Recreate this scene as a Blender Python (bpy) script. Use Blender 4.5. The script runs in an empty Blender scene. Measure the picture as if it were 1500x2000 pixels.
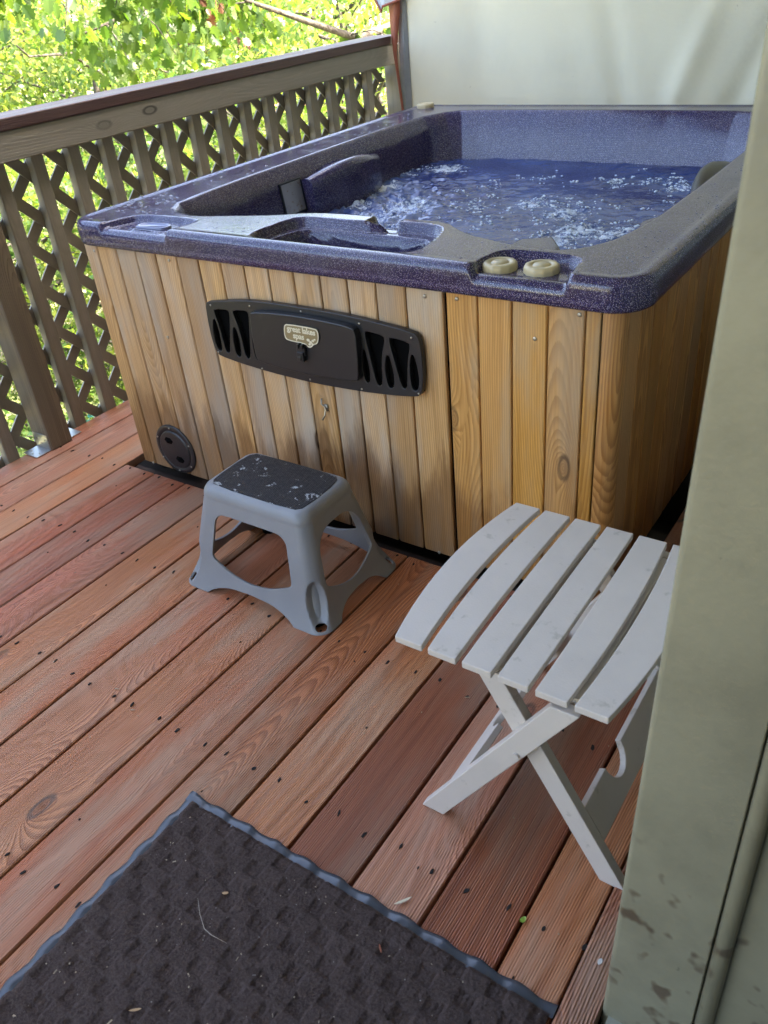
import bpy, bmesh, math, random
import numpy as np
from mathutils import Vector, Matrix, noise
R = math.radians
C = bpy.context.scene.collection
S = bpy.context.scene
random.seed(7); np.random.seed(7)

# ------------------------------------------------------------------ camera
cam_d = bpy.data.cameras.new("camera"); cam = bpy.data.objects.new("camera", cam_d); C.objects.link(cam)
cam.location = (0.8752, -1.5294, 1.3652)
cam.rotation_euler = (0.985, 0.0867, 0.59)
cam_d.sensor_fit = 'HORIZONTAL'; cam_d.sensor_width = 36.0; cam_d.lens = 36 * 1619.0 / 1500
cam_d.clip_start = 0.02; cam_d.clip_end = 800
cam_d.dof.use_dof = True; cam_d.dof.focus_distance = 2.3; cam_d.dof.aperture_fstop = 11
S.camera = cam
# ------------------------------------------------------------------ light
SUN_EL = R(48); TO_SUN = Vector((0.80, 0.60, 0)).normalized()
sun_vec = (TO_SUN * math.cos(SUN_EL) + Vector((0, 0, math.sin(SUN_EL))))
world = bpy.data.worlds.new("World"); S.world = world; world.use_nodes = True
wn = world.node_tree; wn.nodes.clear()
sky = wn.nodes.new('ShaderNodeTexSky'); sky.sky_type = 'NISHITA'; sky.sun_disc = False
sky.sun_elevation = SUN_EL; sky.sun_rotation = math.atan2(sun_vec.x, sun_vec.y)
sky.dust_density = 5.0; sky.air_density = 0.8; sky.ozone_density = 0.5
bg = wn.nodes.new('ShaderNodeBackground'); bg.inputs[1].default_value = 0.15
wo = wn.nodes.new('ShaderNodeOutputWorld')
wn.links.new(sky.outputs[0], bg.inputs[0]); wn.links.new(bg.outputs[0], wo.inputs[0])
sl = bpy.data.lights.new("sun", 'SUN'); sl.energy = 2.0; sl.angle = R(0.5); sl.color = (1, 0.95, 0.86)
so = bpy.data.objects.new("sun", sl); C.objects.link(so); so.rotation_euler = sun_vec.to_track_quat('Z', 'Y').to_euler()
S.view_settings.view_transform = 'Standard'; S.view_settings.look = 'None'
S.view_settings.gamma = 1; S.view_settings.use_white_balance = True; S.view_settings.white_balance_temperature = 6950; S.view_settings.white_balance_tint = 10; S.view_settings.exposure = 3.62
S.cycles.max_bounces = 10; S.cycles.diffuse_bounces = 5; S.cycles.transparent_max_bounces = 12
S.cycles.sample_clamp_indirect = 8

# ------------------------------------------------------------------ node helper
class NT:
    def __init__(s, name):
        s.m = bpy.data.materials.new(name); s.m.use_nodes = True
        s.t = s.m.node_tree; s.t.nodes.clear()
        s.out = s.t.nodes.new('ShaderNodeOutputMaterial')
    def n(s, typ, ins=None, **kw):
        nd = s.t.nodes.new(typ)
        for k, v in kw.items(): setattr(nd, k, v)
        if ins:
            for k, v in ins.items(): s.set(nd.inputs[k], v)
        return nd
    def set(s, sock, v):
        if hasattr(v, 'is_linked') or isinstance(v, bpy.types.NodeSocket): s.t.links.new(v, sock)
        else:
            if isinstance(v, tuple) and len(v) == 3 and sock.type == 'RGBA': v = v + (1,)
            sock.default_value = v
    def math(s, op, a, b=None, c=None, clamp=False):
        nd = s.n('ShaderNodeMath', operation=op, use_clamp=clamp); s.set(nd.inputs[0], a)
        if b is not None: s.set(nd.inputs[1], b)
        if c is not None: s.set(nd.inputs[2], c)
        return nd.outputs[0]
    def vmath(s, op, a, b=None):
        nd = s.n('ShaderNodeVectorMath', operation=op); s.set(nd.inputs[0], a)
        if b is not None: s.set(nd.inputs[1], b)
        return nd.outputs[1] if op in ('LENGTH', 'DISTANCE') else nd.outputs[0]
    def mix(s, f, a, b, mode='MIX'):
        nd = s.n('ShaderNodeMix', data_type='RGBA', blend_type=mode)
        s.set(nd.inputs[0], f); s.set(nd.inputs[6], a); s.set(nd.inputs[7], b); return nd.outputs[2]
    def noise(s, vec, scale, detail=3, rough=.5, dist=0):
        return s.n('ShaderNodeTexNoise', {'Vector': vec, 'Scale': scale, 'Detail': detail, 'Roughness': rough, 'Distortion': dist}).outputs[0]
    def ramp(s, f, lo, hi, a=0.0, b=1.0, smooth=True):
        nd = s.n('ShaderNodeMapRange', {0: f, 1: lo, 2: hi, 3: a, 4: b}, interpolation_type='SMOOTHSTEP' if smooth else 'LINEAR')
        return nd.outputs[0]
    def uv(s): return s.n('ShaderNodeUVMap', uv_map='UVMap').outputs[0]
    def obj(s): return s.n('ShaderNodeTexCoord').outputs['Object']
    def scale(s, v, x, y, z=1.0):
        return s.vmath('MULTIPLY', v, (x, y, z))
    def bump(s, h, dist, strength=1.0, normal=None):
        nd = s.n('ShaderNodeBump', {'Height': h, 'Distance': dist, 'Strength': strength})
        if normal is not None: s.set(nd.inputs['Normal'], normal)
        return nd.outputs[0]
    def bsdf(s, col, rough, normal=None, **kw):
        b = s.n('ShaderNodeBsdfPrincipled', {'Base Color': col, 'Roughness': rough})
        if normal is not None: s.set(b.inputs['Normal'], normal)
        for k, v in kw.items(): s.set(b.inputs[k.replace('_', ' ')], v)
        s.t.links.new(b.outputs[0], s.out.inputs[0]); return b

def wood(name, light, dark, ring=260, tint=None, gray=None, gray_amt=.3, knotcol=(.05,.045,.04), rough=.55, bumpd=.0009,
         reeds=0.0, knots=True, contrast=.6, coat=0.0, stain=None, hue=.1, kth=.42):
    g = NT(name); uv = g.uv()
    rn = g.n('ShaderNodeUVMap', uv_map='rnd').outputs[0]
    sr = g.n('ShaderNodeSeparateXYZ', {0: rn}); r1, r2 = sr.outputs[0], sr.outputs[1]
    off = g.n('ShaderNodeCombineXYZ', {0: g.math('MULTIPLY', r1, 31.7), 1: g.math('MULTIPLY', r2, 47.3)}).outputs[0]
    P = g.vmath('ADD', uv, off)
    s = g.n('ShaderNodeSeparateXYZ', {0: uv}); u, v = s.outputs[0], s.outputs[1]
    low = g.noise(g.scale(P, 5, .9), 1, 2)
    k = g.noise(g.scale(P, .01, 1.1), 1, 1)
    u0 = g.math('MULTIPLY', g.math('SUBTRACT', r2, .5), .26)
    du = g.math('SUBTRACT', u, u0)
    kk = g.math('MULTIPLY', g.math('SUBTRACT', k, .35), .22)
    base = g.math('SQRT', g.math('ADD', g.math('MULTIPLY', du, du), g.math('MULTIPLY', kk, kk)))
    fld = g.math('ADD', base, g.math('MULTIPLY', low, .026))
    if knots:
        kp = g.scale(P, 5.0, 1.35)
        vo = g.n('ShaderNodeTexVoronoi', {'Vector': kp, 'Scale': 1.0}, voronoi_dimensions='2D')
        dv = g.vmath('SUBTRACT', kp, vo.outputs['Position'])
        dm = g.vmath('LENGTH', g.scale(dv, .2, .74 * .42, 0))
        hot = g.ramp(g.n('ShaderNodeSeparateColor', {0: vo.outputs['Color']}).outputs[0], kth, kth + .04)
        kn = g.math('MULTIPLY', g.math('POWER', 2.718, g.math('MULTIPLY', dm, -42.0)), hot)
        fld = g.math('SUBTRACT', fld, g.math('MULTIPLY', kn, .055))
    fine = g.noise(g.scale(P, 420, 5), 1, 2, .6)
    fld2 = g.math('ADD', g.math('MULTIPLY', fld, ring), g.math('MULTIPLY', fine, .35))
    fr = g.math('FRACT', fld2)
    prof = g.math('MULTIPLY', g.ramp(fr, .15, .85), g.ramp(fr, 1.0, .9))
    fib = g.math('ADD', g.math('MULTIPLY', g.noise(g.scale(P, 160, 2.2), 1, 4, .65), .6), g.math('MULTIPLY', g.noise(g.scale(P, 420, 7), 1, 3, .7), .4))
    blot = g.noise(g.scale(P, 9, 1.6), 1, 4, .6)
    col = g.mix(g.math('MULTIPLY', prof, contrast), light, dark)
    col = g.mix(g.ramp(fib, .38, .72, 0, .55), col, dark)
    if tint: col = g.mix(g.ramp(g.noise(g.scale(P, 3, .8), 1, 3), .42, .66, 0, .7), col, tint, 'MIX')
    streak = g.noise(g.scale(P, 38, .7), 1, 4, .6)
    col = g.mix(g.ramp(streak, .48, .70, 0, .62), col, dark)
    if gray: col = g.mix(g.math('MULTIPLY', g.ramp(blot, .42, .68), gray_amt), col, gray)
    # per board variation
    hs = g.n('ShaderNodeHueSaturation', {'Hue': g.math('ADD', .5 - hue*.1, g.math('MULTIPLY', r2, hue*.2)), 'Saturation': g.math('ADD', 1.0, g.math('MULTIPLY', r1, .14)),
                                         'Value': g.math('ADD', .80, g.math('MULTIPLY', r2, .34)), 'Color': col})
    col = hs.outputs[0]
    if knots:
        core = g.math('MULTIPLY', g.ramp(dm, .013, .006), hot)
        rim = g.math('MULTIPLY', g.math('MULTIPLY', g.ramp(dm, .018, .0125), g.ramp(dm, .0075, .011)), hot)
        col = g.mix(g.math('MULTIPLY', core, .45), col, tuple(x * .7 for x in dark))
        col = g.mix(g.math('MULTIPLY', rim, g.ramp(blot, .3, .6, .3, .9)), col, knotcol)
    if stain:   # wet dark weathering, located in object space
        op = g.obj()
        so_ = g.n('ShaderNodeSeparateXYZ', {0: op})
        nz = g.noise(g.scale(op, 14, 14, 2.2), 1, 5, .65)
        h = g.math('ADD', so_.outputs[2], g.math('MULTIPLY', g.math('SUBTRACT', nz, .5), stain[1]))
        col = g.mix(g.ramp(h, stain[0], stain[0] - .16, 0, stain[3]), col, stain[2], 'MULTIPLY')
    h = g.math('ADD', g.math('MULTIPLY', prof, -.6), g.math('MULTIPLY', fib, -.5))
    if reeds:
        h = g.math('ADD', h, g.math('MULTIPLY', g.math('SINE', g.math('MULTIPLY', u, 2 * math.pi * 200)), reeds))
    ro = g.ramp(blot, .3, .7, rough - .1, rough + .12)
    g.bsdf(col, ro, g.bump(h, bumpd), Coat_Weight=coat, Coat_Roughness=.25)
    return g.m

def plain(name, col, rough=.5, metal=0, bumpd=0, bscale=200, var=.0, coat=0, spec=.5, dirt=None):
    g = NT(name); o = g.obj()
    c = col
    if var: c = g.mix(g.ramp(g.noise(o, 9, 5, .6), .35, .65, 0, var), col, tuple(x * .45 for x in col))
    if dirt: c = g.mix(g.ramp(g.noise(o, dirt[0], 5, .65), dirt[1], dirt[1] + .1, 0, dirt[3]), c, dirt[2])
    nrm = g.bump(g.noise(o, bscale, 3), bumpd) if bumpd else None
    b = g.bsdf(c, rough, nrm, Metallic=metal, Coat_Weight=coat)
    b.inputs['Specular IOR Level'].default_value = spec
    return g.m

M = {}
M['deck'] = wood('deck_wood', (.56,.245,.135), (.205,.070,.036), ring=270, tint=(.46,.15,.085), gray=(.42,.31,.22), gray_amt=.55, rough=.46, bumpd=.0018, reeds=.22, contrast=.68, hue=.07)
M['cedar'] = wood('cedar_cladding', (.62,.345,.135), (.30,.135,.042), ring=170, gray=(.40,.30,.19), gray_amt=.6, knots=True, rough=.5, bumpd=.0006, contrast=.55, knotcol=(.10,.05,.02), hue=.02, stain=(.30, .6, (.45,.37,.30), .8), kth=.70)
M['cedar_gray'] = wood('cedar_weathered', (.62,.39,.20), (.30,.16,.065), ring=170, gray=(.44,.37,.29), gray_amt=.75, knots=True, rough=.55, bumpd=.0008, contrast=.5, knotcol=(.10,.05,.02), hue=.02, stain=(.34, .65, (.42,.35,.29), .85), kth=.70)
M['cedar_honey'] = wood('cedar_honey', (.60,.31,.12), (.27,.105,.032), ring=150, gray=(.34,.24,.14), gray_amt=.35, knots=True, rough=.42, bumpd=.0006, contrast=.75, knotcol=(.08,.03,.01), hue=.02, stain=(.22, .5, (.42,.34,.28), .6), kth=.70)
M['rail'] = wood('rail_paint_worn', (.26,.24,.20), (.17,.155,.125), ring=120, gray=(.26,.245,.21), gray_amt=.5, knots=True, rough=.6, bumpd=.0006, contrast=.25, knotcol=(.05,.045,.035), hue=.03)
M['post'] = wood('post_treated', (.21,.165,.115), (.10,.078,.052), ring=160, gray=(.14,.12,.09), gray_amt=.6, knots=True, rough=.6, bumpd=.001, contrast=.5, knotcol=(.03,.025,.02), hue=.05)
M['cap'] = wood('cap_brown_stain', (.075,.040,.035), (.045,.024,.022), ring=150, gray=(.09,.065,.06), gray_amt=.3, knots=False, rough=.42, bumpd=.0005, contrast=.3, hue=.03)
M['lattice'] = plain('lattice_gray', (.30,.28,.235), .65, bumpd=.001, bscale=60, var=.4)
M['galv'] = plain('galvanised_steel', (.55,.57,.58), .38, metal=.9, var=.3, bumpd=.0003)
M['screw'] = plain('screw_steel', (.45,.42,.36), .35, metal=.9)
M['dark'] = plain('dark_void', (.012,.009,.007), .9)
M['under'] = plain('joist_wood', (.05,.03,.02), .8, var=.5)
M['black'] = plain('black_plastic', (.018,.018,.019), .34, bumpd=.0002, bscale=900, dirt=(22, .60, (.05,.05,.05), .35))
M['black2'] = plain('black_parts_and_slot_shade', (.0015,.0015,.0015), .95, spec=.1)  # near black: painted shade inside the grille slots, also small black parts
M['gold'] = plain('brushed_gold_badge', (.34,.30,.17), .35, metal=.7)
M['goldt'] = plain('badge_raised', (.80,.76,.58), .4, metal=.2)
M['knob'] = plain('tan_knob', (.50,.40,.22), .42, var=.25)
M['stool'] = plain('gray_stool_plastic', (.235,.24,.245), .40, bumpd=.0004, bscale=500, var=.12, dirt=(45, .69, (.45,.44,.38), .6))
M['table'] = plain('table_plastic', (.60,.53,.455), .5, bumpd=.0003, bscale=300, var=.10, dirt=(26, .60, (.30,.26,.19), .45))
M['rubber'] = plain('mat_rubber', (.055,.066,.082), .24, bumpd=.0002)
M['red'] = plain('red_brown_strip', (.30,.085,.045), .5, var=.3)
M['steel'] = plain('corroded_plate', (.50,.48,.44), .28, metal=.6, dirt=(60, .55, (.30,.17,.07), .8))

def m_shell():
    g = NT('speckled_acrylic'); o = g.obj()
    big = g.noise(o, 5, 3)
    col = g.mix(g.ramp(big, .35, .65), (.017,.014,.050), (.026,.017,.042))
    for sc, th, c, am in ((520, .27, (.58,.54,.62), .9), (370, .20, (.42,.28,.34), .8), (600, .32, (.10,.09,.30), .8)):
        vo = g.n('ShaderNodeTexVoronoi', {'Vector': o, 'Scale': sc})
        hot = g.ramp(g.n('ShaderNodeSeparateColor', {0: vo.outputs['Color']}).outputs[1], .45, .55)
        f = g.math('MULTIPLY', g.ramp(vo.outputs['Distance'], th + .08, th - .05), hot)
        col = g.mix(g.math('MULTIPLY', f, am), col, c)
    film = g.noise(g.scale(o, 4, 9, 4), 1, 5, .6)
    col = g.mix(g.ramp(film, .52, .72, 0, .10), col, (.20,.20,.24))
    ro = g.ramp(film, .4, .7, .10, .24)
    wet = g.noise(o, 120, 3)
    g.bsdf(col, ro, g.bump(wet, .00035), Coat_Weight=.05, Coat_Roughness=.06)
    return g.m
M['shell'] = m_shell()

def m_water():
    g = NT('spa_water'); o = g.obj()
    n1 = g.noise(o, 3.0, 3)
    col = g.mix(g.ramp(n1, .35, .65), (.024,.036,.125), (.055,.085,.21))
    fo = g.n('ShaderNodeAttribute', attribute_name='foam').outputs['Fac']
    nz = g.noise(g.scale(o, 1, 1, 0), 21, 7, .72, 1.2)
    nz2 = g.noise(g.scale(o, 1, 1, 0), 150, 3, .7)
    thr = g.math('SUBTRACT', .765, g.math('MULTIPLY', fo, .29))
    f = g.ramp(g.math('SUBTRACT', g.math('ADD', g.math('MULTIPLY', nz, .75), g.math('MULTIPLY', nz2, .35)), thr), -.03, .09)
    col = g.mix(g.math('MULTIPLY', fo, .35), col, (.10,.17,.30))
    col = g.mix(g.math('MULTIPLY', f, .9), col, (.62,.68,.75))
    ro = g.math('ADD', .04, g.math('MULTIPLY', f, .5))
    rip = g.noise(g.scale(o, 1, 1, 0), 26, 4, .6, .4)
    h = g.math('MULTIPLY', rip, g.math('ADD', .15, fo))
    g.bsdf(col, ro, g.bump(h, .011), IOR=1.4)
    return g.m
M['water'] = m_water()
M['foam'] = plain('foam_bubbles', (.58,.64,.72), .06, coat=1.0)
g = NT('droplets'); b = g.bsdf((.8,.85,.9), .03, IOR=1.33); b.inputs['Transmission Weight'].default_value = .75; M['drop'] = g.m

def m_canvas():
    g = NT('canvas_cloth'); o = g.obj()
    we = g.math('ADD', g.math('SINE', g.math('MULTIPLY', g.n('ShaderNodeSeparateXYZ', {0: o}).outputs[0], 1500)),
                g.math('SINE', g.math('MULTIPLY', g.n('ShaderNodeSeparateXYZ', {0: o}).outputs[2], 1500)))
    st = g.noise(g.scale(o, 1.5, 1, 1), 1.3, 5, .6)
    col = g.mix(g.ramp(st, .35, .7), (.80,.76,.58), (.72,.69,.54))
    sp = g.noise(o, 16, 4, .7)
    col = g.mix(g.ramp(sp, .70, .76, 0, .45), col, (.22,.16,.09))
    d = g.n('ShaderNodeBsdfPrincipled', {'Base Color': col, 'Roughness': .75, 'Normal': g.bump(g.math('ADD', g.math('MULTIPLY', we, .15), g.noise(o, 35, 5, .7)), .0022)})
    t = g.n('ShaderNodeBsdfTranslucent', {'Color': col})
    mx = g.n('ShaderNodeMixShader', {0: .12}); g.t.links.new(d.outputs[0], mx.inputs[1]); g.t.links.new(t.outputs[0], mx.inputs[2])
    g.t.links.new(mx.outputs[0], g.out.inputs[0]); return g.m
M['canvas'] = m_canvas()

def m_jamb():
    g = NT('khaki_door_paint'); o = g.obj()
    col = g.mix(g.ramp(g.noise(o, 7, 5, .6), .35, .7), (.250,.228,.145), (.200,.182,.115))
    sp = g.noise(g.vmath('ADD', o, (3.1, .3, .46)), 24, 2, .45)
    low = g.n('ShaderNodeSeparateXYZ', {0: o}).outputs[2]
    m = g.math('MULTIPLY', g.ramp(sp, .58, .68), g.ramp(low, .42, .32))
    col = g.mix(g.math('MULTIPLY', m, .8), col, (.075,.042,.022))
    sp2 = g.noise(o, 55, 2, .5)
    col = g.mix(g.ramp(sp2, .74, .78, 0, .4), col, (.06,.055,.035))
    g.bsdf(col, .42, g.bump(g.noise(o, 90, 4), .0006)); return g.m
M['jamb'] = m_jamb()

def m_pad():
    g = NT('black_tread_pad'); o = g.obj()
    vo = g.n('ShaderNodeTexVoronoi', {'Vector': g.scale(o, 1, 1, 0), 'Scale': 190}, voronoi_dimensions='2D')
    vo.inputs['Randomness'].default_value = .1
    n = g.noise(g.scale(o, 1, 1.3, 0), 21, 4, .75, .5); n2 = g.noise(o, 120, 3, .6)
    f = g.math('MULTIPLY', g.ramp(n, .59, .63), g.ramp(n2, .40, .5))
    col = g.mix(g.math('MULTIPLY', f, .85), (.012,.013,.017), (.52,.54,.55))
    g.bsdf(col, g.ramp(n2, .3, .7, .3, .5), g.bump(g.ramp(vo.outputs['Distance'], .55, .2), .0012)); return g.m
M['pad'] = m_pad()

def m_mat():
    g = NT('doormat_pile'); o = g.obj()
    n = g.noise(o, 260, 4, .75); n2 = g.noise(o, 16, 4, .6); n3 = g.noise(o, 900, 2, .6)
    col = g.mix(g.ramp(n2, .35, .65), (.050,.028,.021), (.068,.042,.034))
    col = g.mix(g.ramp(n, .35, .75, 0, .8), col, (.135,.095,.080))
    gr = g.n('ShaderNodeTexVoronoi', {'Vector': o, 'Scale': 75})
    spk = g.math('MULTIPLY', g.ramp(gr.outputs['Distance'], .11, .06), g.ramp(g.noise(o, 30, 3), .48, .6))
    col = g.mix(g.math('MULTIPLY', spk, .7), col, (.42,.38,.32))
    g.bsdf(col, .95, g.bump(g.math('ADD', n, g.math('MULTIPLY', n3, .5)), .004)); return g.m
M['mat'] = m_mat()

def m_leaf(name, cols, trans=.5, tcol=None):
    g = NT(name)
    rnd = g.n('ShaderNodeNewGeometry').outputs['Random Per Island']
    cr = g.n('ShaderNodeValToRGB'); g.t.links.new(rnd, cr.inputs[0])
    e = cr.color_ramp.elements
    while len(e) < len(cols): e.new(.5)
    for i, c in enumerate(cols): e[i].position = i / (len(cols) - 1); e[i].color = c + (1,)
    d = g.n('ShaderNodeBsdfPrincipled', {'Base Color': cr.outputs[0], 'Roughness': .4})
    tc = g.mix(1.0, cr.outputs[0], tcol or (1.5, 1.6, .7), 'MULTIPLY')
    t = g.n('ShaderNodeBsdfTranslucent', {'Color': tc})
    mx = g.n('ShaderNodeMixShader', {0: trans}); g.t.links.new(d.outputs[0], mx.inputs[1]); g.t.links.new(t.outputs[0], mx.inputs[2])
    g.t.links.new(mx.outputs[0], g.out.inputs[0]); return g.m
M['leaf_y'] = m_leaf('leaves_yellow_green', [(.05,.12,.025), (.12,.19,.035), (.24,.28,.06), (.09,.16,.04), (.36,.37,.12)])
M['leaf_g'] = m_leaf('leaves_green', [(.03,.075,.025), (.07,.14,.035), (.13,.20,.05), (.06,.12,.05), (.26,.30,.12)])
M['leaf_o'] = m_leaf('leaves_oak', [(.045,.10,.02), (.08,.15,.025), (.13,.20,.03), (.06,.12,.04), (.17,.23,.035)], .45)
M['leaf_d'] = m_leaf('leaves_dead', [(.13,.055,.030), (.17,.075,.04), (.10,.045,.025)], .2, (1.1,.9,.7))
M['bark'] = plain('bark', (.10,.085,.07), .9, bumpd=.02, bscale=20, var=.5)

def m_ground():
    g = NT('woodland_ground'); o = g.obj()
    a = g.noise(o, .5, 6, .6); b_ = g.noise(o, 7, 5, .7)
    col = g.mix(g.ramp(a, .4, .6), (.30,.25,.16), (.17,.22,.05))
    col = g.mix(g.ramp(b_, .45, .7, 0, .7), col, (.45,.40,.30))
    g.bsdf(col, .9, g.bump(b_, .1)); return g.m
M['ground'] = m_ground()

# ------------------------------------------------------------------ mesh helpers
class MB:
    def __init__(s): s.v = []; s.f = []; s.uv = []; s.rn = []
    def add(s, vs, fs, uvs=None, rnd=(0.5, 0.5)):
        b = len(s.v); s.v += [tuple(p) for p in vs]
        for i, f in enumerate(fs):
            s.f.append([b + k for k in f])
            s.uv += uvs[i] if uvs else [(0, 0)] * len(f)
            s.rn += [rnd] * len(f)
    def box(s, lo, hi, axis=None, rnd=None, mat=None):
        (x0, y0, z0), (x1, y1, z1) = lo, hi
        P = [(x0,y0,z0),(x1,y0,z0),(x1,y1,z0),(x0,y1,z0),(x0,y0,z1),(x1,y0,z1),(x1,y1,z1),(x0,y1,z1)]
        F = [(0,3,2,1),(4,5,6,7),(0,1,5,4),(1,2,6,5),(2,3,7,6),(3,0,4,7)]
        rnd = rnd or (random.random(), random.random())
        ax = axis if axis is not None else int(np.argmax([x1-x0, y1-y0, z1-z0]))
        cen = [(x0+x1)/2, (y0+y1)/2, (z0+z1)/2]
        uvs = []
        for f in F:
            q = []
            n = np.cross(np.subtract(P[f[1]], P[f[0]]), np.subtract(P[f[2]], P[f[1]])); na = int(np.argmax(np.abs(n)))
            oth = [a for a in range(3) if a != ax]
            for k in f:
                p = P[k]
                if na == ax: q.append((p[oth[0]] - cen[oth[0]], p[oth[1]] * .2))
                else:
                    c = [a for a in oth if a != na][0]
                    q.append((p[c] - cen[c] + .07 * (na != oth[-1] and 0), p[ax]))
            uvs.append(q)
        if mat is not None: P = [tuple(mat @ Vector(p)) for p in P]
        s.add(P, F, uvs, rnd)
    def tube(s, pts, rad, n=10, rnd=(.5,.5), caps=True):
        pts = [Vector(p) for p in pts]; rad = rad if isinstance(rad, (list, tuple)) else [rad] * len(pts)
        b = len(s.v); vs = []; fs = []; uvs = []
        up = Vector((0, 0, 1)); prev = None
        for i, p in enumerate(pts):
            t = (pts[min(i+1, len(pts)-1)] - pts[max(i-1, 0)]).normalized()
            a = t.cross(up if abs(t.z) < .95 else Vector((1, 0, 0))).normalized()
            if prev is not None: a = (prev - t * prev.dot(t)).normalized()
            prev = a; c = t.cross(a)
            for k in range(n):
                th = 2 * math.pi * k / n
                vs.append(p + (a * math.cos(th) + c * math.sin(th)) * rad[i])
        for i in range(len(pts) - 1):
            for k in range(n):
                fs.append((i*n+k, i*n+(k+1) % n, (i+1)*n+(k+1) % n, (i+1)*n+k))
        if caps: fs.append(tuple(range(n-1, -1, -1))); fs.append(tuple((len(pts)-1)*n+k for k in range(n)))
        s.add(vs, fs, None, rnd)
    def build(s, name, mat, parent=None, bevel=0, smooth=False, seg=2, loc=None):
        me = bpy.data.meshes.new(name); me.from_pydata(s.v, [], s.f)
        u = me.uv_layers.new(name='UVMap'); u.data.foreach_set('uv', np.array(s.uv, dtype=np.float32).ravel())
        r = me.uv_layers.new(name='rnd'); r.data.foreach_set('uv', np.array(s.rn, dtype=np.float32).ravel())
        me.materials.append(mat)
        return link(name, me, parent, bevel, smooth, seg, loc)

def link(name, me, parent=None, bevel=0, smooth=False, seg=2, loc=None):
    o = bpy.data.objects.new(name, me); C.objects.link(o)
    if smooth or bevel: me.polygons.foreach_set('use_smooth', [True] * len(me.polygons))
    if bevel:
        m = o.modifiers.new('b', 'BEVEL'); m.width = bevel; m.segments = seg; m.limit_method = 'ANGLE'; m.angle_limit = R(40); m.harden_normals = True
    if parent: o.parent = parent
    if loc: o.location = loc
    return o

def grid_mesh(name, X, Y, Z, mask=None):
    """faces of a regular vertex grid; mask = bool per cell"""
    ny, nx = X.shape
    idx = np.arange(nx * ny).reshape(ny, nx)
    q = np.stack([idx[:-1, :-1], idx[:-1, 1:], idx[1:, 1:], idx[1:, :-1]], -1).reshape(-1, 4)
    if mask is not None: q = q[mask.ravel()]
    used, inv = np.unique(q, return_inverse=True); q = inv.reshape(-1, 4)
    V = np.stack([X.ravel(), Y.ravel(), Z.ravel()], -1)[used]
    me = bpy.data.meshes.new(name)
    me.vertices.add(len(V)); me.vertices.foreach_set('co', V.astype(np.float32).ravel())
    me.loops.add(len(q) * 4); me.loops.foreach_set('vertex_index', q.astype(np.int32).ravel())
    me.polygons.add(len(q)); me.polygons.foreach_set('loop_start', np.arange(0, len(q)*4, 4, dtype=np.int32))
    me.update(calc_edges=True); me.validate()
    return me, used

def tag(o, label=None, cat=None, group=None, kind=None):
    if label: o['label'] = label
    if cat: o['category'] = cat
    if group: o['group'] = group
    if kind: o['kind'] = kind
    return o
def thing(name, label, cat, loc=(0, 0, 0), rz=0, group=None):
    o = bpy.data.objects.new(name, None); C.objects.link(o); o.empty_display_size = .05
    o.location = loc; o.rotation_euler.z = rz
    return tag(o, label, cat, group)
def keep(o, parent):   # parent without moving (parent has only a translation)
    o.parent = parent; o.location = Vector(o.location) - parent.location
    return o

# ================================================================== GROUND
def ground():
    n = 160
    xs = np.linspace(-1, 1, n); xs = np.sign(xs) * np.abs(xs) ** 3 * 400
    X, Y = np.meshgrid(xs, xs)
    Z = -3.3 + 0 * X
    d = np.maximum(-X - 3, 0)
    Z = Z - np.minimum(d, 12) * .04 + np.maximum(d - 16, 0) * .10 * (d < 120) + (d >= 120) * 10.4
    Z += .12 * np.sin(X * .7) * np.cos(Y * .6) + .06 * np.sin(X * 2.3 + Y)
    me, _ = grid_mesh('ground', X, Y, Z); me.materials.append(M['ground'])
    return tag(link('ground', me, smooth=True), 'sunlit leaf strewn ground far below the deck', 'ground', kind='structure')
ground()

# ================================================================== DECK
deck = MB()
PITCH, X0 = .145, -1.7858
for k in range(-1 + 1, 17):
    xa, xb = X0 + PITCH * k + .003, X0 + PITCH * (k + 1) - .003
    if k == 0: xa = -1.756
    if k == 16: xb = .640
    rn = (random.random(), random.random())
    if xb < -1.34: spans = [(-3.6, .9), (.905, 2.6)]
    else: spans = [(-3.6, -.030)]
    if xa > .36: spans = [(-3.6, 2.6)]
    for a, b_ in spans:
        deck.box((xa, a, -.030), (xb, b_, random.uniform(-.0012, .0004)), 1, (random.random(), random.random()))
deck.box((.644, -3.6, -.028), (.7, 2.6, .004), 1, (.31, .35))
dk = deck.build('deck', M['deck'], bevel=.0035)
tag(dk, 'red brown stained wooden deck boards with dark gaps between them', 'deck', kind='structure')
jo = MB()
for y in np.arange(-3.6, 2.6, .4): jo.box((-1.75, y - .02, -.24), (.7, y + .02, -.031))
jo.box((-1.755, -3.6, -.30), (.7, 2.6, -.245))  # solid sheet added under the joists to stop light showing through the gaps
jo.build('joists_and_light_stop', M['under'], dk)
# screw holes
holes = MB()
def hole(x, y, z=.0008, a=.004, b_=.008, rot=0):
    n = 9; vs = []
    for i in range(n):
        t = 2 * math.pi * i / n; r = random.uniform(.7, 1.15)
        dx, dy = a * r * math.cos(t), b_ * r * math.sin(t)
        vs.append((x + dx * math.cos(rot) - dy * math.sin(rot), y + dx * math.sin(rot) + dy * math.cos(rot), z))
    vs2 = [(p[0], p[1], z - .003) for p in vs]
    holes.add(vs + vs2, [tuple(range(n))] + [(i, n + i, n + (i+1) % n, (i+1) % n) for i in range(n)])
for y in (-1.6, -1.2, -.805, -.403, -.05):
    for k in range(0, 17):
        xc = X0 + PITCH * (k + .5)
        for s in (-1, 1):
            hole(xc + s * .040 + random.uniform(-.006, .006), y + random.uniform(-.010, .010), .0012, random.uniform(.0024, .004), random.uniform(.004, .008), random.uniform(-.4, .4))
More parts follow.
